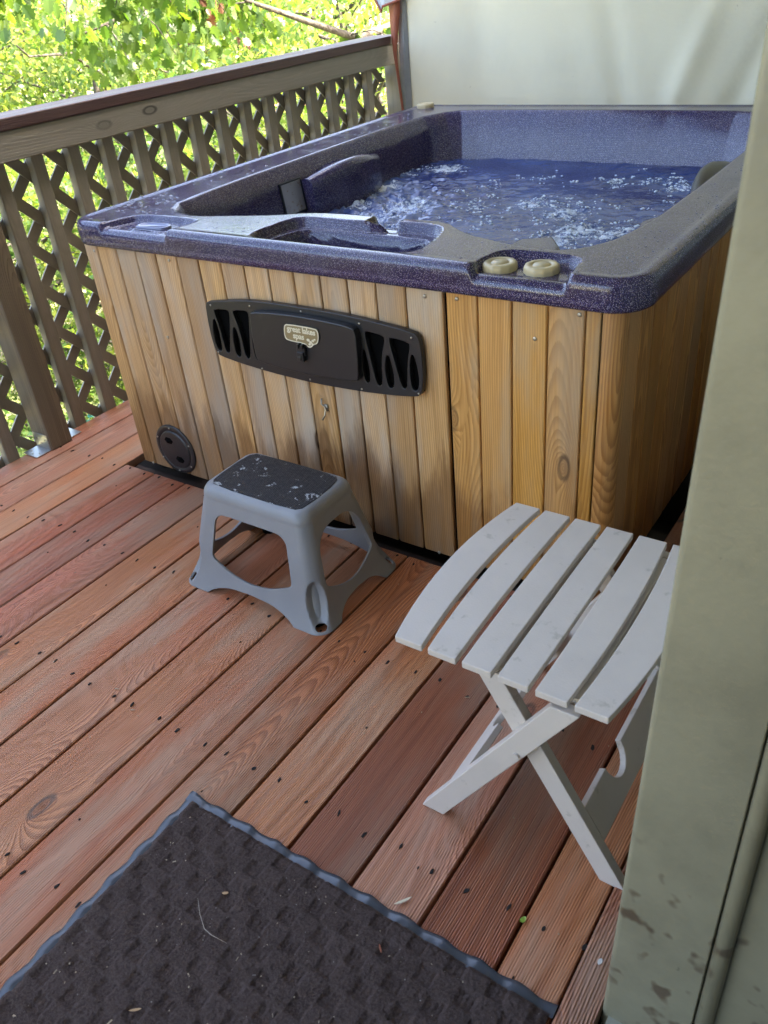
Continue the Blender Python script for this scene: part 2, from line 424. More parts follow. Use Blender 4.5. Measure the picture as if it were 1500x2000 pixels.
for _ in range(25):
    k = random.randrange(17); hole(X0 + PITCH * (k + random.uniform(.15, .85)), random.uniform(-1.3, -.1), .0012, .0015, .003)
h = holes.build('screw_hole', M['dark'], dk); h['kind'] = 'stuff'

# ================================================================== RAILING
rail = thing('deck_railing', 'weathered gray deck railing with brown cap, square balusters and lattice behind', 'railing', (-1.756, 0, 0))
def rp(mb, name, mat, bevel=.003, **k): return keep(mb.build(name, mat, None, bevel, **k), rail)
m = MB(); m.box((-1.865, -3.6, 1.027), (-1.712, 2.42, 1.064), 1); rp(m, 'cap_rail', M['cap'], .004)
m = MB(); m.box((-1.755, -3.6, .938), (-1.718, 2.395, 1.0265), 1); rp(m, 'top_rail', M['rail'], .004)
bal0 = None
for k in range(-23, 16):
    y = .2306 + .1497 * k
    if y > 2.28: break
    if -.12 < y < .03: continue
    if bal0 is None:
        m = MB(); m.box((0, 0, -.20), (-.036, .048, 1.024), 2, (.4, .5)); bal0 = m.build('baluster', M['rail'], rail, .004); o = bal0
    else:
        o = bal0.copy(); C.objects.link(o); o.parent = rail
    o.location = (0, y, 0)
# lattice: two layers of thin diagonal strips
lat = MB()
def strips(x0, x1, sgn):
    per = .1508; y0, y1, z0, z1 = -3.6, 2.36, -.34, 1.0
    hw = .039 / math.sqrt(2)
    c = -8.0 + (.0 if sgn > 0 else .0)
    base = .38 + .805 if sgn > 0 else .38 - .805     # strips pass half way between the openings
    k = -60
    while k < 60:
        c = base + (k + .5) * per; k += 1
        # y + sgn*z = c
        pts = []
        za, zb = z0, z1
        ya, yb = c - sgn * za, c - sgn * zb
        # clip in y
        def clip(za, zb):
            lo, hi = (za, zb)
            zA = (c - y0) * sgn; zB = (c - y1) * sgn
            l2, h2 = min(zA, zB), max(zA, zB)
            return max(lo, l2), min(hi, h2)
        za, zb = clip(z0, z1)
        if zb - za < .02: continue
        A = (c - sgn * za, za); B = (c - sgn * zb, zb)
        P = []
        for x in (x0, x1):
            P += [(x, A[0] - hw, A[1]), (x, A[0] + hw, A[1]), (x, B[0] + hw, B[1]), (x, B[0] - hw, B[1])]
        lat.add(P, [(0,3,2,1), (4,5,6,7), (0,1,5,4), (1,2,6,5), (2,3,7,6), (3,0,4,7)])
strips(-1.801, -1.7945, 1); strips(-1.810, -1.8035, -1)
rp(lat, 'lattice_panel', M['lattice'], 0)
for y, lb in ((-.086, 'brown knotty post with steel angle at its foot'), (2.36, None)):
    m = MB(); m.box((-1.7805, y, .001), (-1.6795, y + .09, .937 if y < 1 else 1.0262), 2, (.3, .62)) if y < 1 else m.box((-1.80, y + .036, .001), (-1.71, y + .12, 1.0262), 2, (.6, .5))
    po = rp(m, 'post', M['post'] if y < 1 else M['rail'], .005)
    if lb:
        po['label'] = lb
        def angle(x0, x1, ya, yb, yc, h):
            a = MB(); a.add([(x0,ya,.0016),(x1,ya,.0016),(x1,yb,.0016),(x0,yb,.0016),(x0,ya,.0042),(x1,ya,.0042),(x1,yc,.0042),(x0,yc,.0042),(x0,yc,h),(x1,yc,h),(x1,yb,h),(x0,yb,h)],
              [(0,3,2,1),(4,5,6,7),(0,1,5,4),(7,6,9,8),(8,9,10,11),(2,3,11,10),(1,2,6,5),(2,10,9,6),(3,0,4,7),(3,7,8,11)])
            b_ = a.build('angle_bracket', M['galv'], None, .0006); b_.parent = po
        angle(-1.767, -1.688, -.150, -.0868, -.0900, .062); angle(-1.776, -1.70, .060, .0050, .0082, .05)
        for x, yy in ((-1.75, -.125), (-1.705, -.125), (-1.728, -.137)):
            sc = MB(); sc.tube([(x, yy, .0042), (x, yy, .0055)], .004, 8); s_ = sc.build('screw', M['screw'], None); s_.parent = po
        for x, z in ((-1.75, .04), (-1.705, .04), (-1.728, .025)):
            sc = MB(); sc.tube([(x, -.0900, z), (x, -.0915, z)], .004, 8); s_ = sc.build('screw', M['screw'], None); s_.parent = po

# ================================================================== HOT TUB
XL, XR, YB, HW = -1.285, .352, 1.90, .76
tub = thing('hot_tub', 'cedar clad hot tub with dark blue speckled shell full of bubbling water', 'hot tub', (-.46, .95, 0))
def tp(o, parent=None):
    if parent is None: return keep(o, tub)
    o.parent = parent; return o
def panel(name, x0, x1, w, mat, y=0.0, lo=.012, first=None, label=None, face='y', side=-1):
    m = MB(); a = x0; ed = [x0]
    if first is not None: ed.append(first)
    while ed[-1] + w < x1 - .02: ed.append(ed[-1] + w)
    ed.append(x1)
    for a, b_ in zip(ed[:-1], ed[1:]):
        j = random.uniform(0, .0012)
        if face == 'y': m.box((a + .0004, y + j, lo), (b_ - .0004, y + .018, HW), 2)
        else: m.box((y - .018, a + .0004, lo), (y - j, b_ - .0004, HW), 2) if side > 0 else m.box((y + j, a + .0004, lo), (y + .018, b_ - .0004, HW), 2)
    o = tp(m.build(name, mat, None, .0055, seg=1))
    if label: o['label'] = label
    return o
random.seed(21)
p1 = panel('front_panel', XL, -.0595, .0823, M['cedar_gray'], first=XL + .057 - .0, label='wide weathered front panel with vents')
p2 = panel('front_panel', -.0525, .309, .0823, M['cedar'], first=.0275, label='narrower front panel beside the split')
# honey coloured rounded corner board
m = MB()
rr = .034; cx_, cy_ = XR - rr, rr; n = 7
prof = [(.3115, .0)] + [(cx_ + rr * math.sin(t), cy_ - rr * math.cos(t)) for t in np.linspace(0, math.pi/2, n)]
inn = [(p[0] - .018 * (1 if i == n else .6), p[1] + .018 * (0 if i == n else .8)) for i, p in enumerate(prof)]
vs = []; uvs = []; fs = []; L = 0; Ls = [0]
for i in range(1, len(prof)): L += math.dist(prof[i], prof[i-1]); Ls.append(L)
for z in (.012, HW): vs += [(p[0], p[1], z) for p in prof]
k = len(prof)
for i in range(k - 1):
    fs.append((i, i+1, k+i+1, k+i)); uvs.append([(Ls[i]-.05, .012), (Ls[i+1]-.05, .012), (Ls[i+1]-.05, HW), (Ls[i]-.05, HW)])
m.add(vs, fs, uvs, (.62, .47))
co = tp(m.build('corner_board', M['cedar_honey'], None, smooth=True)); co['label'] = 'honey brown rounded corner board'
panel('side_panel', rr + .002, YB, .083, M['cedar_honey'], y=XR, face='x', side=1)
panel('side_panel', .0205, YB, .083, M['cedar_gray'], y=XL - .001, face='x', side=-1)
panel('back_panel', XL, XR, .083, M['cedar'], y=YB)
# ---- shell height field
def sd_poly(P, X, Y):
    P = np.array(P); d = np.full(X.shape, 1e9); ins = np.zeros(X.shape, bool)
    for i in range(len(P)):
        a, b_ = P[i], P[(i+1) % len(P)]
        e = b_ - a; t = np.clip(((X-a[0])*e[0] + (Y-a[1])*e[1]) / (e@e), 0, 1)
        d = np.minimum(d, np.hypot(X - a[0] - t*e[0], Y - a[1] - t*e[1]))
        c = ((a[1] > Y) != (b_[1] > Y)) & (X < (b_[0]-a[0]) * (Y-a[1]) / (b_[1]-a[1] + 1e-12) + a[0])
        ins ^= c
    return np.where(ins, -d, d)
def chaikin(P, it=2):
    for _ in range(it):
        Q = []
        for i in range(len(P)):
            a, b_ = np.array(P[i]), np.array(P[(i+1) % len(P)])
            Q += [tuple(a*.78 + b_*.22), tuple(a*.22 + b_*.78)]
        P = Q
    return P
def ss(x, a, b_):
    t = np.clip((x - a) / (b_ - a), 0, 1); return t*t*(3 - 2*t)
OX0, OX1, OY0, OY1, ORr = -1.312, .398, -.026, 1.935, .085
ZT = .822
def sd_out(X, Y):
    cx, cy = (OX0+OX1)/2, (OY0+OY1)/2; hx, hy = (OX1-OX0)/2 - ORr, (OY1-OY0)/2 - ORr
    qx, qy = np.abs(X-cx) - hx, np.abs(Y-cy) - hy
    return np.hypot(np.maximum(qx, 0), np.maximum(qy, 0)) + np.minimum(np.maximum(qx, qy), 0) - ORr
BASIN = chaikin([(-1.11,.26),(-1.05,.17),(-.94,.145),(-.83,.175),(-.70,.215),(-.62,.262),(-.53,.275),(-.43,.276),(-.30,.278),(-.20,.280),(-.10,.20),(0,.165),(.06,.15),(.13,.14),(.19,.17),(.235,.26),(.262,.5),(.265,1.6),(.2,1.76),(.05,1.81),(-.9,1.81),(-1.05,1.78),(-1.12,1.62)], 1)
TRAY = chaikin([(-.645,.030),(-.60,.012),(-.19,.012),(-.145,.04),(-.15,.12),(-.18,.215),(-.22,.238),(-.31,.238),(-.42,.214),(-.59,.214),(-.63,.19)], 1)
TRAY2 = chaikin([(-.625,.04),(-.59,.026),(-.22,.026),(-.185,.05),(-.195,.17),(-.225,.200),(-.56,.194),(-.60,.170)], 1)
KREC = chaikin([(.045,-.09),(.022,-.01),(.035,.085),(.06,.108),(.19,.108),(.225,.09),(.232,.02),(.262,-.09)], 1)
CREC = chaikin([(-1.165,-.09),(-1.155,.02),(-1.12,.100),(-.90,.104),(-.885,.07),(-.905,.01),(-.865,-.09)], 1)
CPL = chaikin([(-1.075,-.005),(-1.085,.075),(-.915,.082),(-.91,-.0)], 1)
GAP = [(-.408,.226),(-.322,.226),(-.318,.40),(-.412,.40)]
TRAP = [(-.11,.2),(-.085,.434),(-.004,.479),(.053,.396),(.09,.15)]
CORN = [(.205,.38),(.150,.641),(.166,.694),(.22,.705),(.29,.70),(.29,.38)]
def H(X, Y):
    so_ = sd_out(X, Y)
    z = np.full(X.shape, ZT)
    z = z + .004 * ss(-so_, .045, .022)        # slightly raised outer bead
    left = ss(X, -1.17, -1.27)
    sb = sd_poly(BASIN, X, Y)
    ins = -sb
    wall = ss(ins, -.012, .016) * .040 + ss(ins, .003, .040) * .160 + ss(ins, .05, .24) * .20 + ss(ins, .25, .6) * .15
    lf = ss(X, -.95, -1.08) * ss(Y, .25, .4)                                # gentler left side with a ledge
    wall_l = ss(ins, -.020, .014) * .042 + ss(ins, .008, .034) * .17 + ss(ins, .09, .3) * .3
    bk = ss(Y, 1.60, 1.72)
    wall_b = ss(ins, -.015, .015) * .03 + ss(ins, .0, .09) * .19 + ss(ins, .09, .3) * .3
    w = wall * (1 - lf) + wall_l * lf
    w = w * (1 - bk) + wall_b * bk
    zb = z - w
    zt = z - .026 * ss(-sd_poly(TRAY, X, Y), -.002, .008) - .14 * ss(-sd_poly(TRAY2, X, Y), -.002, .018)
    zz = np.minimum(zb, zt)
    zz = zz - .030 * ss(-sd_poly(GAP, X, Y), -.003, .006)
    zz = np.maximum(zz, .747 - .10 * ss(sd_poly(TRAP, X, Y), -.012, .02) - .5 * ss(sd_poly(TRAP, X, Y), .02, .05))
    zz = np.maximum(zz, .752 - .10 * ss(sd_poly(CORN, X, Y), -.016, .02) - .5 * ss(sd_poly(CORN, X, Y), .02, .05))
    # ridge behind tray keeps its height except in the spill gap
    zz = zz - .022 * ss(-sd_poly(KREC, X, Y), -.004, .006) - .017 * ss(-sd_poly(CREC, X, Y), -.004, .006)
    zz = zz + .006 * ss(-sd_poly(CPL, X, Y), -.002, .003)
    # corner pad back left for the far knob
    return zz
st = .0055
xs = np.arange(OX0 + .004, OX1, st); ys = np.arange(OY0 + .004, OY1, st)
X, Y = np.meshgrid(xs, ys); Z = H(X, Y); so_ = sd_out(X, Y)
Z = Z - .0008 * ss(-so_, .040, .030)
cm = (X + st/2)[:-1, :-1] * 0 + sd_out((X + st/2)[:-1, :-1], (Y + st/2)[:-1, :-1]) < -.024
me, _ = grid_mesh('shell', X, Y, Z, cm); me.materials.append(M['shell'])
me.polygons.foreach_set('use_smooth', [True] * len(me.polygons))
bm = bmesh.new(); bm.from_mesh(me)
# rim lip as rings round the outline
def outline(ins, n_arc=14, step=.006):
    pts = []
    x0, x1, y0, y1, r = OX0, OX1, OY0, OY1, ORr
    def seg(a, b_):
        n = max(1, int(math.dist(a, b_) / step))
        return [(a[0] + (b_[0]-a[0])*i/n, a[1] + (b_[1]-a[1])*i/n) for i in range(n)]
    rr_ = r - ins
    def arc(cx, cy, t0):
        return [(cx + rr_ * math.cos(t0 + math.pi/2*i/n_arc), cy + rr_ * math.sin(t0 + math.pi/2*i/n_arc)) for i in range(n_arc)]
    X_0, X_1, Y_0, Y_1 = x0 + r, x1 - r, y0 + r, y1 - r
    nlx = int((X_1 - X_0) / step); nly = int((Y_1 - Y_0) / step)
    for i in range(nlx): pts.append((X_0 + (X_1-X_0)*i/nlx, y0 + ins))
    pts += arc(X_1, Y_0, -math.pi/2)
    for i in range(nly): pts.append((x1 - ins, Y_0 + (Y_1-Y_0)*i/nly))
    pts += arc(X_1, Y_1, 0)
    for i in range(nlx): pts.append((X_1 - (X_1-X_0)*i/nlx, y1 - ins))
    pts += arc(X_0, Y_1, math.pi/2)
    for i in range(nly): pts.append((x0 + ins, Y_1 - (Y_1-Y_0)*i/nly))
    pts += arc(X_0, Y_0, math.pi)
    return np.array(pts)
prof = [(.034, 0), (.028, 0), (.022, .0002), (.017, .0008), (.012, .0022), (.008, .0044), (.0045, .0078), (.002, .0120), (.0005, .017), (0, .024), (0, .040), (.0012, .055), (.004, .062), (.010, .0655), (.018, .066), (.030, .064)]
rings = []
for ins, dz in prof:
    o2 = outline(ins); hz = H(o2[:, 0], o2[:, 1])
    if dz > .02:
        t = min(1, (dz - .02) / .02); hz = hz * (1 - t) + (ZT + .0) * t
    rings.append([bm.verts.new((p[0], p[1], z - dz)) for p, z in zip(o2, hz)])
for a, b_ in zip(rings[:-1], rings[1:]):
    n = len(a)
    for i in range(n):
        f = bm.faces.new((a[i], b_[i], b_[(i+1) % n], a[(i+1) % n])); f.smooth = True
bmesh.ops.recalc_face_normals(bm, faces=[f for f in bm.faces if False] or bm.faces[:])
bm.to_mesh(me); bm.free()
shell = tp(link('shell', me)); shell['label'] = 'dark blue speckled acrylic shell'

def plate(name, out, holes_, t, mat, to3, parent=None, bevel=.0015, seg=2):
    """flat polygon with holes, thickness t; to3 maps (a, b, depth) to xyz"""
    bm = bmesh.new(); es = []
    for loop in [out] + holes_:
        vs = [bm.verts.new((p[0], p[1], 0)) for p in loop]
        for i in range(len(vs)): es.append(bm.edges.new((vs[i], vs[(i+1) % len(vs)])))
    bmesh.ops.triangle_fill(bm, use_beauty=True, use_dissolve=False, edges=es)
    # drop triangles inside holes
    kill = []
    for f in bm.faces:
        c = f.calc_center_median()
        for hl in holes_:
            if sd_poly(hl, np.array([c.x]), np.array([c.y]))[0] < 0: kill.append(f); break
    if kill: bmesh.ops.delete(bm, geom=kill, context='FACES_ONLY')
    r = bmesh.ops.extrude_face_region(bm, geom=bm.faces[:])
    for v in [g_ for g_ in r['geom'] if isinstance(g_, bmesh.types.BMVert)]: v.co.z += t
    for v in bm.verts: v.co = Vector(to3(*v.co))
    bmesh.ops.recalc_face_normals(bm, faces=bm.faces[:])
    me = bpy.data.meshes.new(name); bm.to_mesh(me); bm.free(); me.materials.append(mat)
    o = link(name, me, None, bevel, seg=seg)
    if parent is None: keep(o, tub)
    else: o.parent = parent
    return o
def fr(off): return lambda a, b_, d: (a, -off - d, b_)
# ---- vent grille panel on the front
OUT = chaikin([(-.782,.646),(-.65,.666),(-.565,.670),(-.457,.671),(-.347,.670),(-.262,.666),(-.130,.654),(-.115,.640),(-.110,.596),(-.110,.542),(-.117,.500),(-.132,.489),(-.207,.479),(-.307,.471),(-.456,.466),(-.605,.471),(-.705,.479),(-.780,.489),(-.795,.500),(-.802,.542),(-.802,.596),(-.797,.640)], 1)
SL = [[(-.780,.596),(-.771,.597),(-.765,.56),(-.767,.511),(-.774,.504),(-.784,.507),(-.790,.530),(-.788,.565)],
      [(-.768,.626),(-.719,.631),(-.712,.624),(-.723,.575),(-.738,.509),(-.746,.503),(-.754,.509),(-.757,.538),(-.761,.58),(-.769,.612)],
      [(-.709,.584),(-.700,.583),(-.693,.548),(-.697,.504),(-.707,.497),(-.717,.506),(-.718,.544)],
      [(-.697,.632),(-.650,.637),(-.642,.630),(-.652,.575),(-.664,.503),(-.675,.497),(-.683,.512),(-.684,.556),(-.690,.594),(-.699,.621)],
      [(-.638,.590),(-.631,.585),(-.626,.55),(-.628,.508),(-.636,.499),(-.645,.505),(-.647,.54)]]
SR = [[(-.912 - p[0], p[1]) for p in q][::-1] for q in SL]
vent = plate('vent_grille', OUT, [chaikin(q, 1) for q in SL + SR], .016, M['black'], fr(.004), bevel=.002)
vent['label'] = 'curved black plastic grille panel with slots'
m = MB(); m.box((-.793, -.0035, .500), (-.119, -.0015, .640)); mb_ = m.build('slot_shade_sheet', M['black2'], vent)  # dark sheet standing in for the deep shade behind the slots
DOOR = chaikin([(-.612,.646),(-.535,.653),(-.457,.656),(-.379,.655),(-.300,.651),(-.281,.642),(-.282,.58),(-.287,.515),(-.297,.507),(-.391,.501),(-.457,.499),(-.523,.500),(-.610,.506),(-.624,.516),(-.624,.58),(-.620,.636)], 1)
door = plate('grille_door', DOOR, [], .020, M['black'], fr(.0205), vent, bevel=.003)
BADGE = chaikin([(-.493,.633),(-.399,.633),(-.392,.626),(-.393,.606),(-.400,.593),(-.413,.588),(-.421,.580),(-.430,.579),(-.438,.587),(-.497,.588),(-.505,.596),(-.502,.625)], 1)
badge = plate('badge', BADGE, [], .003, M['gold'], fr(.0408), door, bevel=.0008)
rim_in = [(-.448 + (p[0]+.448)*.955, .609 + (p[1]-.609)*.90) for p in BADGE]
badge2 = plate('badge_border', BADGE, [rim_in], .0008, M['goldt'], fr(.0439), badge, bevel=0)
def text(s, size, loc, parent, mat, name='lettering'):
    cu = bpy.data.curves.new(name, 'FONT'); cu.body = s; cu.size = size; cu.extrude = .0006; cu.align_x = 'CENTER'; cu.space_character = .98; cu.offset = .00035
    to = bpy.data.objects.new(name, cu); C.objects.link(to)
    bpy.context.view_layer.update()
    me = bpy.data.meshes.new_from_object(to.evaluated_get(bpy.context.evaluated_depsgraph_get()))
    bpy.data.objects.remove(to); me.name = name; me.materials.clear(); me.materials.append(mat)
    me.transform(Matrix.Translation(loc) @ Matrix.Rotation(math.pi/2, 4, 'X'))
    o = bpy.data.objects.new(name, me); C.objects.link(o); o.parent = parent; return o
text('great lakes', .0215, (-.447, -.0444, .6145), badge, M['goldt'])
text('spas', .0215, (-.458, -.0444, .5975), badge, M['goldt'])
em = MB()
for (a, b_, r) in ((-.428,.599,.004),(-.421,.594,.0035),(-.413,.599,.0032),(-.425,.588,.003),(-.407,.603,.0025),(-.416,.590,.0025)):
    vs = [(a + r * math.cos(t) * 1.3, -.0446, b_ + r * math.sin(t)) for t in np.linspace(0, 2*math.pi, 9)[:-1]]
    vs2 = [(p[0], -.0437, p[2]) for p in vs]
    em.add(vs + vs2, [tuple(range(7, -1, -1))[::-1]] + [(i, (i+1) % 8, 8 + (i+1) % 8, 8 + i) for i in range(8)])
em.build('emblem', M['goldt'], badge)
la = MB(); la.box((-.466, -.050, .556), (-.440, -.0406, .578)); la.box((-.463, -.056, .541), (-.443, -.0406, .566)); la.box((-.462, -.054, .574), (-.456, -.0406, .586)); la.box((-.450, -.054, .574), (-.444, -.0406, .586)); la.box((-.458, -.060, .546), (-.448, -.056, .556))
la.build('latch', M['black'], door, .0012)
def screws(pts, y, parent, r=.0034, name='screw'):
    for (a, z) in pts:
        m = MB(); m.tube([(a, y + .001, z), (a, y - .0012, z), (a, y - .0018, z)], [r, r, r * .55], 10)
        o = m.build(name, M['screw'], None, smooth=True)
        if parent is tub: keep(o, tub)
        else: o.parent = parent
screws([(-.777,.637),(-.632,.653),(-.459,.661),(-.281,.654),(-.135,.640),(-.125,.500),(-.295,.480),(-.461,.476),(-.627,.478),(-.785,.500)], -.0202, vent, .0026)
screws([(-1.241,.736),(-.926,.738),(-1.008,.503),(-.105,.735),(-.022,.739),(.262,.741),(-1.239,.017),(-.108,.019),(.165,.675)], .0, tub, .0045)
# hook
m = MB(); m.tube([(-.444,-.006,.418),(-.442,-.012,.405),(-.436,-.006,.394),(-.433,-.010,.386),(-.436,-.012,.372),(-.441,-.018,.360)], .0026, 8)
m.box((-.441,-.004,.382), (-.429,.002,.400)); tp(m.build('cleat_hook', M['screw'], None, smooth=True))
# round access cover
m = MB()
def disc(mb, c, prof, n=40):
    rings_ = []
    vs = []; fs = []
    for (r, d) in prof:
        vs += [(c[0] + r * math.cos(2*math.pi*i/n), c[1] - d, c[2] + r * math.sin(2*math.pi*i/n)) for i in range(n)]
    for k in range(len(prof) - 1):
        for i in range(n): fs.append((k*n+i, k*n+(i+1) % n, (k+1)*n+(i+1) % n, (k+1)*n+i))
    fs.append(tuple((len(prof)-1)*n + i for i in range(n)))
    mb.add(vs, fs)
AC = (-1.099, 0, .104)
disc(m, AC, [(.087, -.002), (.087, .004), (.084, .006), (.071, .007), (.069, .004), (.067, .004), (.066, .008), (.062, .009)])
ac = tp(m.build('access_cover', M['black'], None, smooth=True)); ac['label'] = 'round dark access cover near the floor'
for s in (-1, 1):
    m2 = MB()
    a0 = R(62)
    cx, cz = AC[0] - s * .036 * math.cos(a0) , AC[2] + s * .036 * math.sin(a0)
    vs = [(cx + .020 * math.cos(t), -.0094, cz + .013 * math.sin(t)) for t in np.linspace(0, 2*math.pi, 7)[:-1]]
    ct = (cx, -.0094, cz)
    m2.add(vs + [ct], [(i, (i+1) % 6, 6) for i in range(6)])
    m2.tube([(cx - .016, -.0095, cz), (cx, -.013, cz - s*.003), (cx + .016, -.0095, cz)], [.002, .0045, .002], 6)
    m2.build('finger_grip', M['black2'], ac)
screws([(AC[0] + .078 * math.cos(t), AC[2] + .078 * math.sin(t)) for t in (.4, 1.6, 2.7, 3.7, 4.7, 5.6)], -.0072, ac, .003)
# knobs
def knob(x, y, z, r=.037, h=.017):
    n = 48; m = MB(); vs = []; fs = []
    pr = [(1, 0), (1, h*.55), (.97, h*.85), (.90, h), (.60, h), (.57, h*.88), (.50, h*.88), (.47, h*1.02), (0.05, h*1.04)]
    for q, zz in pr:
        for i in range(n):
            t = 2*math.pi*i/n; w = 1 + (.018 * math.cos(t * 12) if q > .85 else 0)
            vs.append((x + r*q*w*math.cos(t), y + r*q*w*math.sin(t), z + zz))
    for k in range(len(pr)-1):
        for i in range(n): fs.append((k*n+i, k*n+(i+1) % n, (k+1)*n+(i+1) % n, (k+1)*n+i))
    fs.append(tuple((len(pr)-1)*n+i for i in range(n)))
    m.add(vs, fs)
    return tp(m.build('knob', M['knob'], None, smooth=True))
def Hz(x, y): return float(H(np.array([x]), np.array([y]))[0])
for (x, y, l) in ((.061, .045, 'tan knob left of its twin on the front rim'), (.152, .056, 'tan knob at the right corner of the front rim'), (-1.235, 1.865, 'tan knob at the far back corner')):
    o = knob(x, y, Hz(x, y) - .001); o['label'] = l
# control panel oval on the left recess
m = MB(); zc = Hz(-.995, .04)
vs = []
m.tube([(-1.035, .026, zc + .002), (-.965, .052, zc + .002)], .003, 8)
n = 28; ring = []
for i in range(n):
    t = 2*math.pi*i/n; a = (.058 if True else 0); cxx = (.036 if math.cos(t) > 0 else -.036)
    ring.append((cxx + .022*math.cos(t), .022*math.sin(t)))
rot = R(6)
def RR(p, k=1.0): return (-1.0 + (p[0]*math.cos(rot) - p[1]*math.sin(rot))*k, .036 + (p[0]*math.sin(rot) + p[1]*math.cos(rot))*k)
m = MB(); pr = [(1, 0), (1, .005), (.93, .007), (.82, .007), (.78, .0045), (.1, .0045)]
vs = [(*RR(p, k), zc + dz) for k, dz in pr for p in ring]
fs = [(k*n+i, k*n+(i+1) % n, (k+1)*n+(i+1) % n, (k+1)*n+i) for k in range(len(pr)-1) for i in range(n)] + [tuple((len(pr)-1)*n+i for i in range(n))]
m.add(vs, fs); tp(m.build('control_panel', plain('control_blue', (.13,.14,.24), .2, coat=.4), None, smooth=True))
# headrests and plates on the inner walls
def loft_block(name, path, mat, sx):
    """path: list of (y, x_inner, ztop, zbot, depth)"""
    bm = bmesh.new(); rows = []
    for (y, xi, zt, zb, d) in path:
        q = [(xi - sx*d, zb), (xi - sx*.004, zb), (xi, zb + .01), (xi, zt - .022), (xi - sx*.006, zt - .008), (xi - sx*.018, zt), (xi - sx*.034, zt + .001), (xi - sx*.050, zt - .006), (xi - sx*.062, zt - .014), (xi - sx*d, zt - .014)]
        rows.append([bm.verts.new((a, y, z)) for a, z in q])
    for a, b_ in zip(rows[:-1], rows[1:]):
        for i in range(len(a) - 1): bm.faces.new((a[i], a[i+1], b_[i+1], b_[i]))
    bm.faces.new(rows[0][::-1]); bm.faces.new(rows[-1])
    bmesh.ops.recalc_face_normals(bm, faces=bm.faces[:])
    me = bpy.data.meshes.new(name); bm.to_mesh(me); bm.free(); me.materials.append(mat)
    o = tp(link(name, me, None, .004))
    return o
ysL = np.linspace(.80, 1.22, 12)
o = loft_block('headrest', [(y, -1.055 + .055*math.sin(math.pi*(y-.80)/.42*.9+.15), .776 + .030*math.sin(math.pi*min(1,(y-.80)/.40)) - .01, .55, .14) for y in ysL], M['shell'], 1)
o['label'] = 'headrest on the left wall'
ysR = np.linspace(.86, 1.28, 12)
o = loft_block('headrest', [(y, .205 - .045*math.sin(math.pi*(y-.86)/.42*.9+.15), .758 + .045*math.sin(math.pi*min(1,(y-.86)/.42)), .55, -.14) for y in ysR][::1], M['shell'], 1) if False else loft_block('headrest', [(y, .215 - .035*math.sin(math.pi*(y-.86)/.42), .755 + .048*math.sin(math.pi*min(1,(y-.86)/.42)), .55, .040) for y in ysR], M['black'], -1)
o['label'] = 'headrest on the right wall'
def wall_plate(y0, y1, z0, z1, label):
    def wx(z):
        xs_ = np.linspace(-1.16, -.95, 300); h = H(xs_, np.full(300, (y0+y1)/2)); k = np.argmax(h < z); return xs_[k]
    xb, xt = wx(z0), wx(z1); m = MB(); P = []
    for off in (-.012, .005):
        P += [(xb + off, y0, z0), (xb + off, y1, z0), (xt + off, y1, z1), (xt + off, y0, z1)]
    m.add(P, [(0,3,2,1),(4,5,6,7),(0,1,5,4),(1,2,6,5),(2,3,7,6),(3,0,4,7)])
    o = tp(m.build('wall_plate', M['steel'], None, .0015)); o['label'] = label
    f = MB(); e = .005   # thin dark frame round the plate
    for (ya, yb, za, zb_) in ((y0-e, y0, z0-e, z1+e), (y1, y1+e, z0-e, z1+e), (y0, y1, z0-e, z0), (y0, y1, z1, z1+e)):
        P = []
        for off in (-.012, .007):
            for (yy, zz) in ((ya, za), (yb, za), (yb, zb_), (ya, zb_)):
                t = (zz - z0) / (z1 - z0); P.append((xb + (xt - xb)*t + off, yy, zz))
        f.add(P, [(0,3,2,1),(4,5,6,7),(0,1,5,4),(1,2,6,5),(2,3,7,6),(3,0,4,7)])
    f.build('plate_frame', M['black'], o)
wall_plate(.690, .795, .668, .768, 'stained metal plate left of the headrest')
wall_plate(1.235, 1.27, .665, .735, 'narrow metal plate right of the headrest')
# droplets on the rim
dr = MB(); random.seed(5)
def drop(x, y, r, ex=1.0, rot=0.0):
    z = Hz(x, y)
    n = 7; vs = []
    for q, hh in ((1, 0), (.75, .35), (.35, .5)):
        for i in range(n):
            t = 2*math.pi*i/n; a, b_ = r*q*math.cos(t)*ex, r*q*math.sin(t)
            vs.append((x + a*math.cos(rot) - b_*math.sin(rot), y + a*math.sin(rot) + b_*math.cos(rot), z + r*hh + .0002))
    dr.add(vs, [(k*n+i, k*n+(i+1) % n, (k+1)*n+(i+1) % n, (k+1)*n+i) for k in range(2) for i in range(n)] + [tuple(2*n+i for i in range(n))])
for _ in range(230):
    x, y = random.uniform(-1.30, -1.12), random.uniform(0.02, 1.7)**1.0
    if random.random() < .55: x, y = random.uniform(-1.29, -.85), random.uniform(.10, .30)
    if sd_poly(BASIN, np.array([x]), np.array([y]))[0] > .035: drop(x, y, random.uniform(.0012, .0032), random.uniform(1, 2.6), random.uniform(.3, 1.6))
for _ in range(260):
    x, y = random.uniform(-.82, .38), random.uniform(.01, .28)
    if random.random() < .3: x, y = random.uniform(.28, .39), random.uniform(.1, 1.0)
    a = np.array([x]); b_ = np.array([y])
    if sd_poly(BASIN, a, b_)[0] > .025 and sd_poly(TRAY, a, b_)[0] > .01: drop(x, y, random.uniform(.0010, .0026), random.uniform(1, 2.2), random.uniform(0, 3))
o = tp(dr.build('droplets', M['drop'], None, smooth=True)); o['kind'] = 'stuff'

